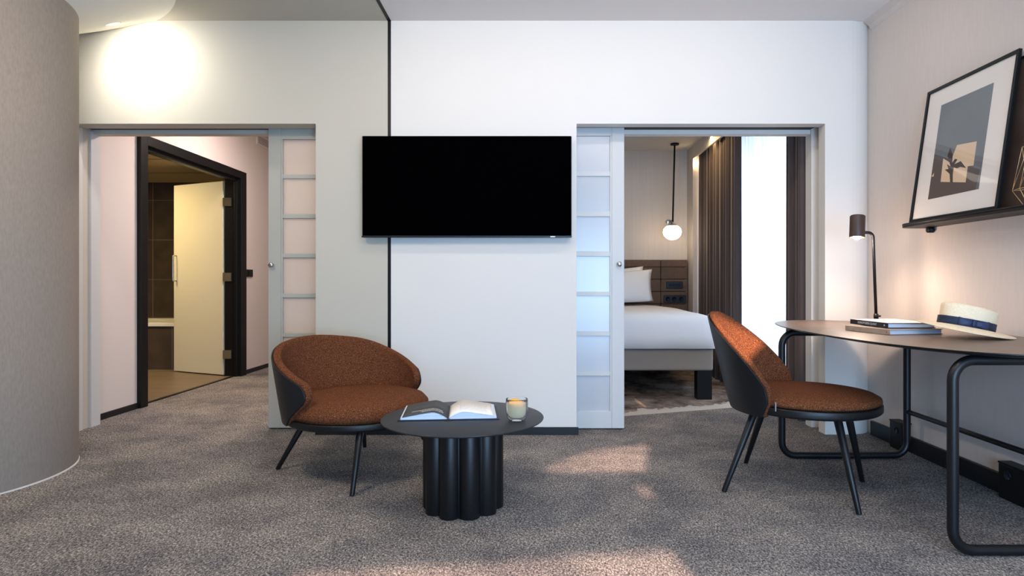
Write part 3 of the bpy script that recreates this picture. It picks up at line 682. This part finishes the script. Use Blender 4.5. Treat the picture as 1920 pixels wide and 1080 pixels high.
# ------------------------------------------------------------------ coffee table
TC = (-0.3215, 2.748)
ct = thing('coffee_table', 'round black coffee table on a fluted drum pedestal', 'coffee table', (TC[0], TC[1], 0))
m_ttop = mat('black_tabletop', srgb(30, 33, 39), 0.45, bump=(500, 0.04))
bm = bmesh.new(); lathe(bm, [(0, 0.391), (0.352, 0.391), (0.359, 0.394), (0.361, 0.397), (0.359, 0.400), (0, 0.400)], (TC[0], TC[1], 0), 96); mk('tabletop', bm, m_ttop, ct, smooth=True, bevel=0.001)
bm = bmesh.new(); prof2 = []
NF = 10; RR = 0.134; rt = 0.046
for k in range(NF):
    ca = -PI/2+PI/NF+k*2*PI/NF
    for j in range(-6, 7):
        a = j/6*R(76); prof2.append((TC[0]+RR*math.cos(ca)+rt*math.cos(ca+a), TC[1]+RR*math.sin(ca)+rt*math.sin(ca+a)))
lo_ = [bm.verts.new((x, y, 0)) for x, y in prof2]; hi_ = [bm.verts.new((x, y, 0.391)) for x, y in prof2]
for k in range(len(lo_)): bm.faces.new((lo_[k], lo_[(k+1) % len(lo_)], hi_[(k+1) % len(lo_)], hi_[k]))
bm.faces.new(lo_[::-1]); bm.faces.new(hi_); mk('fluted_pedestal', bm, m_blackm, ct, smooth=True, bevel=0.001)

# open book
ob = thing('open_book', 'large open book with a black left page lying on the coffee table', 'book', (-0.38, 2.8, 0.4))
bl = Vector((-0.595, 2.654)); br = Vector((-0.156, 2.690)); ux = (br-bl).normalized(); uy = Vector((-ux.y, ux.x)); uy = (uy+Vector((-0.03, 0))).normalized()
def bk(u, v, z): p = bl+ux*u+uy*v; return Vector((p.x, p.y, 0.4003+z))
BW = (br-bl).length; SP = BW*0.495; D = 0.285
bm = bmesh.new()
for u0, u1 in ((0, SP-0.006), (SP+0.006, BW)):
    a = [bm.verts.new(bk(u, v, z)) for z in (0.0005, 0.0035) for u, v in ((u0, 0), (u1, 0), (u1, D), (u0, D))]
    for f in ((0, 3, 2, 1), (4, 5, 6, 7), (0, 1, 5, 4), (1, 2, 6, 5), (2, 3, 7, 6), (3, 0, 4, 7)): bm.faces.new([a[i] for i in f])
a = [bm.verts.new(bk(u, v, z)) for z in (0.0002, 0.006) for u, v in ((SP-0.007, 0), (SP+0.007, 0), (SP+0.007, D), (SP-0.007, D))]
for f in ((0, 3, 2, 1), (4, 5, 6, 7), (0, 1, 5, 4), (1, 2, 6, 5), (2, 3, 7, 6), (3, 0, 4, 7)): bm.faces.new([a[i] for i in f])
mk('cover', bm, m_navy, ob)
def arch(t): return 0.004+0.034*(math.sin(PI*min(1, t*1.0))**0.8 if t < 0.5 else (math.sin(PI*0.5)*(1-((t-0.5)/0.5)**1.6*0.86)))
def arch2(t):   # t: 0 spine .. 1 fore edge
    return 0.006+0.029*math.sin(min(1.0, t/0.36)*PI/2)**0.9*(1-0.80*max(0, (t-0.30)/0.70)**1.15)
for sgn, u_sp, u_end, pm, nm in ((-1, SP-0.003, 0.012, m_pageblack, 'left_page'), (1, SP+0.003, BW-0.012, m_paper, 'right_page')):
    bm = bmesh.new(); n = 18; lo_ = []; hi_ = []; lob = []; hib = []
    for k in range(n+1):
        t = k/n; u = u_sp+(u_end-u_sp)*t; z = arch2(t)
        lo_.append(bm.verts.new(bk(u, 0.006, 0.004))); hi_.append(bm.verts.new(bk(u, 0.006, z))); lob.append(bm.verts.new(bk(u, D-0.008, 0.004))); hib.append(bm.verts.new(bk(u, D-0.008, z)))
    for k in range(n):
        for q in ((lo_[k], lo_[k+1], hi_[k+1], hi_[k]), (lob[k], hib[k], hib[k+1], lob[k+1]), (hi_[k], hi_[k+1], hib[k+1], hib[k]), (lo_[k], lob[k], lob[k+1], lo_[k+1])): bm.faces.new(q)
    bm.faces.new((lo_[n], lob[n], hib[n], hi_[n])); bm.faces.new((lo_[0], hi_[0], hib[0], lob[0])); mk('page_block', bm, m_pageedge, ob, smooth=False)
    bm = bmesh.new(); A = []; B = []; e = 0.965 if sgn < 0 else 0.93
    for k in range(n+1):
        t = k/n*e; u = u_sp+(u_end-u_sp)*t; z = arch2(t)+0.0012
        A.append(bm.verts.new(bk(u, 0.005, z))); B.append(bm.verts.new(bk(u, D-0.007, z)))
    for k in range(n): bm.faces.new((A[k], A[k+1], B[k+1], B[k]))
    pg = mk(nm, bm, pm, ob, smooth=True, solid=0.0012)
    bm = bmesh.new()
    rnd = random.Random(3)
    if sgn < 0:
        for line, (v0, hgt, ta, tb) in enumerate(((0.075, 0.010, 0.12, 0.78), (0.055, 0.006, 0.10, 0.60), (0.042, 0.005, 0.10, 0.55))):
            t = ta
            while t < tb:
                w = rnd.uniform(0.012, 0.03); k0 = bk(u_sp+(u_end-u_sp)*t, v0, arch2(t)+0.0022); k1 = bk(u_sp+(u_end-u_sp)*(t+w), v0, arch2(t+w)+0.0022)
                k2 = bk(u_sp+(u_end-u_sp)*(t+w), v0+hgt, arch2(t+w)+0.0022); k3 = bk(u_sp+(u_end-u_sp)*t, v0+hgt, arch2(t)+0.0022)
                bm.faces.new([bm.verts.new(k) for k in (k0, k1, k2, k3)]); t += w+0.010
        tm = m_textw
    else:
        for line in range(14):
            v0 = 0.05+line*0.014; t = 0.22
            while t < 0.80:
                w = rnd.uniform(0.01, 0.04); k0 = bk(u_sp+(u_end-u_sp)*t, v0, arch2(t)+0.0022); k1 = bk(u_sp+(u_end-u_sp)*(t+w), v0, arch2(t+w)+0.0022)
                k2 = bk(u_sp+(u_end-u_sp)*(t+w), v0+0.003, arch2(t+w)+0.0022); k3 = bk(u_sp+(u_end-u_sp)*t, v0+0.003, arch2(t)+0.0022)
                bm.faces.new([bm.verts.new(k) for k in (k0, k1, k2, k3)]); t += w+0.012
        tm = mat('print_grey', srgb(190, 186, 184), 0.8)
    tx = mk('printed_text', bm, tm, None, solid=0.0004); sub(tx, pg)

# glass with drink and orange slice
GC = (-0.0788, 2.664)
gt = thing('drinking_glass', 'ribbed glass of pale lemonade on the coffee table', 'glass', (GC[0], GC[1], 0.4))
bm = bmesh.new(); n = 72; outer = [(0, 0.0005), (0.026, 0.0005), (0.034, 0.004), (0.041, 0.014), (0.0455, 0.030), (0.0475, 0.055), (0.0475, 0.080), (0.0475, 0.096)]
inner = [(0.0455, 0.097), (0.0452, 0.080), (0.045, 0.055), (0.043, 0.032), (0.039, 0.021), (0.03, 0.0145), (0, 0.013)]
lathe(bm, outer+inner, (GC[0], GC[1], 0.4), n)
for v in bm.verts:
    dx, dy = v.co.x-GC[0], v.co.y-GC[1]; rr_ = math.hypot(dx, dy); zz = v.co.z-0.4
    if 0.012 < zz < 0.083 and rr_ > 0.04:
        a = math.atan2(dy, dx); f = 1+0.012*math.cos(24*a); v.co.x = GC[0]+dx*f; v.co.y = GC[1]+dy*f
mk('glass_body', bm, m_glass, gt, smooth=True)
bm = bmesh.new(); lathe(bm, [(0, 0.0142), (0.029, 0.0155), (0.038, 0.022), (0.0420, 0.033), (0.0440, 0.055), (0.0441, 0.079), (0, 0.079)], (GC[0], GC[1], 0.4), 48)
mk('drink', bm, m_drink, gt, smooth=True)
og = thing('orange_slice', 'orange slice floating in the glass of lemonade', 'fruit', (GC[0], GC[1], 0.476))
MO = Matrix.Translation((GC[0]-0.003, GC[1]-0.006, 0.4775)) @ Matrix.Rotation(R(12), 4, 'Y') @ Matrix.Rotation(R(18), 4, 'X')
bm = bmesh.new(); lathe(bm, [(0.030, -0.0035), (0.034, -0.003), (0.036, 0), (0.034, 0.003), (0.030, 0.0035), (0.030, -0.0035)], (0, 0, 0), 40); bm.transform(MO); mk('peel', bm, m_orange, og, smooth=True)
bm = bmesh.new(); lathe(bm, [(0, -0.003), (0.030, -0.003), (0.030, 0.003), (0, 0.003)], (0, 0, 0), 40); bm.transform(MO); mk('flesh', bm, m_orangef, og)

# ------------------------------------------------------------------ desk
ZT = 0.755
dk = thing('desk', 'long oval desk with dark wood top on two black tubular frames by the right wall', 'desk', (1.79, 3.04, 0))
def outline(sx, sy, n=96):
    o = []
    for k in range(n):
        a = 2*PI*k/n; c, s = math.cos(a), math.sin(a); p = 2/2.3
        o.append((1.792+sx*abs(c)**p*(1 if c > 0 else -1), 3.04+sy*abs(s)**p*(1 if s > 0 else -1)))
    return o
bm = bmesh.new(); rings = []
for (sx, sy, z) in ((0.36, 0.90, ZT-0.020), (0.418, 0.968, ZT-0.009), (0.430, 0.980, ZT-0.004), (0.430, 0.980, ZT-0.001), (0.428, 0.978, ZT)):
    rings.append([bm.verts.new((x, y, z)) for x, y in outline(sx, sy)])
for A, B in zip(rings, rings[1:]):
    for k in range(96): bm.faces.new((A[k], A[(k+1) % 96], B[(k+1) % 96], B[k]))
bm.faces.new(rings[0][::-1]); f = bm.faces.new(rings[-1])
tp = mk('desktop', bm, m_blackm, dk); tp.data.materials.append(m_wood)
for p in tp.data.polygons:
    if p.normal.z > 0.9 and p.center.z > ZT-0.002: p.material_index = 1
def frame(x0, x1, Y, r=0.019):
    z0, z1 = r, ZT-0.020-r
    bm = bmesh.new(); xm = (x0+x1)/2
    path = fillet([(xm, Y, z0), (x0, Y, z0), (x0, Y, z1), (x1, Y, z1), (x1, Y, z0), (xm, Y, z0)], 0.075, 8)[:-1]
    tube(bm, path[:], r, 16, closed=True); return bm
mk('leg_frame', frame(1.533, 2.118, 2.25), m_blackm, dk, smooth=True)
mk('leg_frame', frame(1.404, 2.115, 3.487), m_blackm, dk, smooth=True)
bm = bmesh.new(); tube(bm, [(2.115, 2.25, 0.268), (2.115, 3.487, 0.268)], 0.013, 14); mk('stretcher', bm, m_blackm, dk, smooth=True)

# desk lamp
lm = thing('desk_lamp', 'slim black desk lamp with a lit cylinder shade behind the books', 'lamp', (1.976, 3.55, ZT))
bm = bmesh.new(); lathe(bm, [(0, 0), (0.065, 0), (0.065, 0.006), (0.058, 0.010), (0.014, 0.012), (0.011, 0.035), (0, 0.035)], (1.976, 3.55, ZT), 40); mk('base', bm, m_blackm, lm, smooth=True, bevel=0.001)
pth = fillet([(1.976, 3.55, ZT+0.01), (1.957, 3.55, 1.288), (1.885, 3.55, 1.292)], 0.03, 8)
bm = bmesh.new(); tube(bm, pth, 0.0085, 12); mk('pole', bm, m_blackm, lm, smooth=True)
bm = bmesh.new(); lathe(bm, [(0, 0), (0.013, 0), (0.013, 0.03), (0, 0.03)], (1.9745, 3.55, ZT+0.035), 20); tube(bm, [(1.97, 3.55, ZT+0.05), (2.0, 3.55, ZT+0.052)], 0.005, 8); mk('switch_knob', bm, m_blackm, lm, smooth=True)
SM = Matrix.Translation((1.866, 3.55, 1.322)) @ Matrix.Rotation(R(5), 4, 'Y') @ Matrix.Rotation(R(-6), 4, 'X')
m_shade = mat('lamp_shade_metal', srgb(70, 52, 46), 0.45)
bm = bmesh.new(); lathe(bm, [(0, 0.068), (0.036, 0.068), (0.041, 0.063), (0.041, -0.062), (0.038, -0.062), (0.038, 0.055), (0, 0.060)], (0, 0, 0), 40); bm.transform(SM); mk('lamp_shade', bm, m_shade, lm, smooth=True, bevel=0.001)
bm = bmesh.new(); lathe(bm, [(0, -0.076), (0.012, -0.072), (0.020, -0.062), (0.022, -0.050), (0.018, -0.03), (0.012, -0.01), (0, -0.01)], (0, 0, 0), 28); bm.transform(SM); mk('bulb', bm, m_led, lm, smooth=True)
bp = SM @ Vector((0, 0, -0.088)); spot('desk_lamp_light', (bp.x, bp.y, bp.z-0.010), (bp.x-0.02, bp.y-0.05, 0), 12, (1.0, 0.76, 0.60), 168, 0.9, 0.04); point('desk_lamp_glow', (bp.x-0.01, bp.y-0.01, bp.z-0.02), 3, (1.0, 0.74, 0.56), 0.035)

# books on the desk
def book(name, label, corner, yaw, w, d, h, z0, mc, title=None):
    """corner = nearest spine corner, spine runs back along +Y, pages to +X"""
    t = thing(name, label, 'book', (corner[0], corner[1], z0))
    M = Matrix.Translation((corner[0], corner[1], z0)) @ Matrix.Rotation(R(yaw), 4, 'Z')
    bm = bmesh.new(); bx(bm, 0, w, 0, d, 0.0004, 0.003, M); bx(bm, 0, w, 0, d, h-0.003, h-0.0004, M); bx(bm, -0.001, 0.003, 0, d, 0.0004, h-0.0004, M); mk('cover', bm, mc, t)
    bm = bmesh.new(); bx(bm, 0.0035, w-0.004, 0.004, d-0.004, 0.0032, h-0.0032, M); mk('page_block', bm, m_pageedge, t)
    return t, M
b1, M1 = book('book', 'tan-spined book at the bottom of the pair on the desk', (1.655, 2.862), 11.0, 0.29, 0.30, 0.025, ZT+0.0005, m_tan)
b2, M2 = book('book', 'dark-spined book with white cover lying on top of the tan one', (1.688, 2.935), 1.5, 0.235, 0.33, 0.025, ZT+0.0265, m_navy)
bm = bmesh.new(); bx(bm, 0.0, 0.235, 0, 0.33, 0.0247, 0.0256, M2); mk('cover_jacket', bm, m_paper, b2)
bm = bmesh.new(); lathe(bm, [(0, 0), (0.0035, 0), (0.0035, 0.001), (0, 0.001)], (0, 0, 0), 12); bm.transform(M1 @ Matrix.Translation((-0.001, 0.018, 0.0125)) @ Matrix.Rotation(-PI/2, 4, 'Y')); mk('spine_mark', bm, mat('rust_ink', srgb(150, 80, 50), 0.6), b1)
tt = text('spine_title', 'EIDNOM BERB QUANT', 0.0165, M2 @ Vector((-0.0018, 0.172, 0.0125)), (PI/2, 0, R(-90+1.5)), m_textw, b2, 0.0003)
bm = bmesh.new(); lathe(bm, [(0, 0), (0.0045, 0), (0.0045, 0.0008), (0, 0.0008)], (0, 0, 0), 8); bm.transform(M2 @ Matrix.Translation((-0.001, 0.025, 0.0125)) @ Matrix.Rotation(-PI/2, 4, 'Y')); mk('spine_emblem', bm, m_textw, b2)

# straw hat
HC = Vector((1.932, 2.76, ZT+0.013)); MH = Matrix.Translation(HC) @ Matrix.Rotation(R(11), 4, 'Y') @ Matrix.Rotation(R(8), 4, 'Z')
hat = thing('straw_hat', 'cream straw hat with navy ribbon band leaning on the books', 'hat', tuple(HC))
def hatpt(a, rx, ry, z): return MH @ Vector((rx*math.cos(a), ry*math.sin(a), z))
def brimz(a, s):    # s 0 at crown .. 1 at rim
    return 0.030-0.020*s*(-math.cos(a))*0+0.012*s*s*(-1.6*max(0, math.sin(-a))+1.3*max(0, math.sin(a))+0.9*math.cos(a)) - 0.006*s
bm = bmesh.new(); n = 72; G = []
for s in (0, 0.25, 0.5, 0.75, 0.96, 1.0):
    G.append([bm.verts.new(hatpt(2*PI*k/n, 0.122+(0.198-0.122)*s, 0.090+(0.172-0.090)*s, brimz(2*PI*k/n, s))) for k in range(n)])
for A, B in zip(G, G[1:]):
    for k in range(n): bm.faces.new((A[k], A[(k+1) % n], B[(k+1) % n], B[k]))
mk('brim', bm, m_straw, hat, smooth=True, solid=0.003)
bm = bmesh.new(); G = []
crown = [(1.0, 0.028), (1.0, 0.045), (1.005, 0.068), (1.02, 0.092), (1.035, 0.110), (1.02, 0.121), (0.97, 0.128), (0.90, 0.129), (0.80, 0.121), (0.62, 0.106), (0.4, 0.100), (0.2, 0.104)]
for s, z in crown:
    ring = []
    for k in range(n):
        a = 2*PI*k/n; zz = z
        if z > 0.06: zz = z-0.010*(1+math.cos(a))*0.5*min(1, (z-0.06)/0.05)
        ring.append(bm.verts.new(hatpt(a, 0.121*s*(1+(0.03*max(0, math.cos(a)) if z > .09 else 0)), 0.088*s*(1-0.10*max(0, -math.cos(a))*(1 if z > .09 else 0)), zz)))
    G.append(ring)
for A, B in zip(G, G[1:]):
    for k in range(n): bm.faces.new((A[k], A[(k+1) % n], B[(k+1) % n], B[k]))
bm.faces.new(G[-1]); mk('crown', bm, m_straw, hat, smooth=True)
bm = bmesh.new(); G = []
for s, z in ((1.015, 0.030), (1.03, 0.034), (1.03, 0.062), (1.035, 0.066)):
    G.append([bm.verts.new(hatpt(2*PI*k/n, 0.121*s, 0.088*s, z)) for k in range(n)])
for A, B in zip(G, G[1:]):
    for k in range(n): bm.faces.new((A[k], A[(k+1) % n], B[(k+1) % n], B[k]))
mk('ribbon_band', bm, m_band, hat, smooth=True, solid=0.002)
bm = bmesh.new()
for (a0, a1, dz) in ((-140, -113, 0.0), (-107, -78, 0.0)):
    G = []
    for k in range(7):
        t = k/6; a = R(a0+(a1-a0)*t); w = 0.010+0.010*abs(t-(1 if dz == 0 and a0 == -140 else 0)); bul = 0.006*math.sin(PI*t)
        G.append([bm.verts.new(hatpt(a, 0.121*1.045+bul, 0.088*1.045+bul, 0.048+s*w)) for s in (-1, -0.3, 0.3, 1)])
    for A, B in zip(G, G[1:]):
        for k in range(3): bm.faces.new((A[k], A[k+1], B[k+1], B[k]))
G = []
for k in range(4):
    a = R(-113+6*k/3); G.append([bm.verts.new(hatpt(a, 0.121*1.08, 0.088*1.08, z)) for z in (0.032, 0.064)])
for A, B in zip(G, G[1:]): bm.faces.new((A[0], A[1], B[1], B[0]))
mk('bow', bm, mat('hat_bow_ribbon', srgb(44, 56, 88), 0.6), hat, smooth=True, solid=0.003)

# ------------------------------------------------------------------ shelf, pictures, ornament
sh = thing('picture_ledge', 'narrow black wall shelf on the right wall above the desk', 'shelf', (XR, 2.8, 1.31))
bm = bmesh.new(); zz0, zz1 = 1.309, 1.322
def plan(x0, r=0.06):
    return [(x0+r*(1-math.sin(a)), 3.50-r*(1-math.cos(a))) for a in (PI/2*k/6 for k in range(6, -1, -1))]
pl_ = [(2.07, 2.0)]+plan(2.07)[::1]+[(XR, 3.50), (XR, 2.0)]
A = [bm.verts.new((x, y, zz0)) for x, y in pl_]; B = [bm.verts.new((x, y, zz1)) for x, y in pl_]
bm.faces.new(A[::-1]); bm.faces.new(B)
for k in range(len(A)): bm.faces.new((A[k], A[(k+1) % len(A)], B[(k+1) % len(A)], B[k]))
mk('shelf_board', bm, m_black, sh, bevel=0.002)
lipp = [(2.077, 2.0, 1.326)]+[(x+0.007*(1 if i > 0 else 1), y, 1.326) for i, (x, y) in enumerate(plan(2.07))]+[(XR-0.01, 3.493, 1.326)]
bm = bmesh.new(); tube(bm, lipp, 0.0075, 10); mk('raised_lip', bm, m_black, sh, smooth=True)
bm = bmesh.new(); lathe(bm, [(0, 0), (0.017, 0), (0.017, 0.03), (0.012, 0.034), (0, 0.034)], (0, 0, 0), 24); bm.transform(Matrix.Translation((2.196, 3.43, 1.296)) @ Matrix.Rotation(PI/2, 4, 'Y')); mk('wall_fixing', bm, m_black, sh, smooth=True)

def pic(name, label, Y0, Y1, zb, zt_, Xb, Xt, depth, rail, m_face):
    t = thing(name, label, 'picture', ((Xb+Xt)/2, (Y0+Y1)/2, zb))
    sl_ = (Xt-Xb)/(zt_-zb)
    ez = Vector((sl_, 0, 1)).normalized(); ey = Vector((0, 1, 0)); ex = Vector((1, 0, -sl_)).normalized()
    Hh = math.hypot(zt_-zb, Xt-Xb)
    M = Matrix.Translation((Xb, Y0, zb)) @ Matrix(((ex.x, 0, ez.x, 0), (0, 1, 0, 0), (ex.z, 0, ez.z, 0), (0, 0, 0, 1)))
    Wd = Y1-Y0
    bm = bmesh.new()
    bx(bm, 0, depth, 0, rail, 0, Hh, M); bx(bm, 0, depth, Wd-rail, Wd, 0, Hh, M); bx(bm, 0, depth, rail, Wd-rail, 0, rail, M); bx(bm, 0, depth, rail, Wd-rail, Hh-rail, Hh, M)
    mk('frame', bm, m_black, t, bevel=0.0015)
    bm = bmesh.new(); bx(bm, 0.010, 0.014, rail, Wd-rail, rail, Hh-rail, M); mt_ = mk('mat_board', bm, m_face, t)
    return t, M, Wd, Hh
p1, MP, Wd, Hh = pic('framed_picture', 'large black-framed print in a wide white mat leaning on the ledge', 2.785, 3.438, 1.3345, 2.066, 2.095, 2.20, 0.016, 0.016, m_mat)
MPi = MP.inverted()
def onpic(px, py, lay=0.0095):      # where the photo's ray meets the picture plane, in the picture's own coordinates
    d = Vector(((px-CX)/F, 1, -(py-CY)/F)); o = Vector((0, 0, 1))
    dl_, ol = MPi.to_3x3() @ d, MPi @ o; s = (lay-ol.x)/dl_.x; q = ol+dl_*s; return q.y, q.z
def flat(name, pxs, lay, m, parent):
    bm = bmesh.new(); vs = []
    for px, py in pxs:
        y, z = onpic(px, py); vs.append(bm.verts.new(MP @ Vector((lay, y, z))))
    bm.faces.new(vs); return mk(name, bm, m, parent)
def rect_local(name, y0, y1, z0, z1, lay, m, parent):
    bm = bmesh.new(); bx(bm, lay, lay+0.0008, y0, y1, z0, z1, MP); return mk(name, bm, m, parent)
ya, za = onpic(1769, 196); yb, zb_ = onpic(1831, 355); yc, zc = onpic(1736.7, 375); yd, zd = onpic(1868, 153)
PY0, PY1, PZ0, PZ1 = (yb+yd)/2, (ya+yc)/2, (zb_+zc)/2, (za+zd)/2
mprint = mat('print_blue_grey', srgb(112, 118, 122), 0.75, noise=(3, srgb(98, 104, 110), .3, .7, (1, 1, 1)))
mbrown = mat('print_brown', srgb(84, 72, 68), 0.75); mlit = mat('print_lit_wall', srgb(214, 188, 158), 0.75); mdark = mat('print_plant_shadow', srgb(66, 56, 52), 0.75); mband = mat('print_dark_band', srgb(58, 56, 60), 0.75)
rect_local('print', PY0, PY1, PZ0, PZ1, 0.0088, mprint, p1)
pr = p1.children[-1]
pr = [c for c in p1.children if c.name.startswith('print')][0]
def pflat(name, pxs, lay, m):
    bm = bmesh.new(); vs = []
    for px, py in pxs:
        y, z = onpic(px, py); y = min(max(y, PY0), PY1); z = min(max(z, PZ0), PZ1)
        vs.append(bm.verts.new(MP @ Vector((lay, y, z))))
    bm.faces.new(vs); o = mk(name, bm, m, None); o.parent = pr; return o
pflat('printed_floor', [(1749, 290), (1838, 318), (1829, 356), (1736, 376)], 0.0085, mbrown)
pflat('printed_window_light', [(1795, 272), (1832, 265), (1826, 310), (1815, 312), (1811, 342), (1764, 341), (1769, 297), (1782, 305)], 0.0082, mlit)
pflat('printed_plant_shadow', [(1782, 342), (1781, 326), (1772, 318), (1779, 317), (1776, 308), (1783, 312), (1777, 292), (1782, 277), (1787, 290), (1786, 305), (1791, 298), (1796, 299), (1790, 308), (1802, 302), (1812, 315), (1801, 313), (1795, 316), (1789, 314), (1787, 326), (1787, 342)], 0.0079, mdark)
pflat('printed_small_light', [(1744, 332), (1752, 324), (1751, 331)], 0.0082, mlit)
bm = bmesh.new(); bm.faces.new([bm.verts.new(MP @ Vector((0.005, y, z))) for y, z in ((0.014, 0.014), (Wd-0.014, 0.014), (Wd-0.014, Hh-0.014), (0.014, Hh-0.014))])
def glassmat():
    m = bpy.data.materials.new('glazing'); m.use_nodes = True; nt = m.node_tree; nt.nodes.clear()
    o = nt.nodes.new('ShaderNodeOutputMaterial'); t = nt.nodes.new('ShaderNodeBsdfTransparent'); g = nt.nodes.new('ShaderNodeBsdfGlossy'); g.inputs['Roughness'].default_value = 0.03
    mx = nt.nodes.new('ShaderNodeMixShader'); mx.inputs[0].default_value = 0.08
    nt.links.new(t.outputs[0], mx.inputs[1]); nt.links.new(g.outputs[0], mx.inputs[2]); nt.links.new(mx.outputs[0], o.inputs[0]); return m
mk('glazing', bm, glassmat(), p1)
m_art2 = mat('brown_art_board', srgb(92, 74, 64), 0.4, noise=(4, srgb(64, 52, 46), .3, .7, (1, 1, 1)))
p2, MP2, W2, H2 = pic('framed_picture', 'dark brown picture behind the wire ornament, cut by the edge of the photo', 2.12, 2.90, 1.3345, 2.03, 2.165, 2.216, 0.010, 0.010, m_art2)

wo = thing('wire_ornament', 'geometric gold wire ornament standing on the ledge', 'ornament', (2.112, 2.62, 1.335))
bm = bmesh.new(); c0 = Vector((2.112, 2.62, 0)); midr = []; topr = []; botr = []
for k in range(5):
    a = 2*PI*k/5+R(100)
    midr.append(c0+Vector((0.032*math.cos(a), 0.088*math.sin(a), 1.405))); topr.append(c0+Vector((0.016*math.cos(a+0.6), 0.034*math.sin(a+0.6), 1.585))); botr.append(c0+Vector((0.012*math.cos(a+0.3), 0.030*math.sin(a+0.3), 1.3365)))
seg_ = []
for R_ in (midr, topr, botr): seg_ += [(R_[k], R_[(k+1) % 5]) for k in range(5)]
seg_ += [(midr[k], topr[k]) for k in range(5)]+[(midr[k], topr[(k+1) % 5]) for k in range(5)]+[(midr[k], botr[k]) for k in range(5)]
for a, b in seg_: tube(bm, [a, b], 0.0011, 6)
mk('wire_frame', bm, m_gold, wo, smooth=True)

# power boxes on the skirting
for (y0, y1, lab) in ((3.63, 3.747, 'small black socket box on the baseboard under the far end of the desk'), (2.28, 2.868, 'long black socket box on the baseboard under the near end of the desk')):
    s = thing('socket_box', lab, 'socket', (2.2, (y0+y1)/2, 0))
    box('housing', 2.166, XR-0.0225, y0, y1, 0.0, 0.160, m_black, s, bevel=0.004)
    box('lid', 2.164, XR, y0-0.002, y1+0.002, 0.160, 0.168, m_black, s, bevel=0.002)
    k = y0+0.05
    while k < y1:
        kb = bmesh.new(); lathe(kb, [(0, 0), (0.020, 0), (0.021, 0.003), (0.017, 0.003), (0.016, 0.001), (0, 0.001)], (0, 0, 0), 20); kb.transform(Matrix.Translation((2.1658, k, 0.115)) @ Matrix.Rotation(-PI/2, 4, 'Y')); mk('socket', kb, m_bezel, s, smooth=True); k += 0.16

for o in bpy.data.objects:
    if 'org' in o: del o['org']
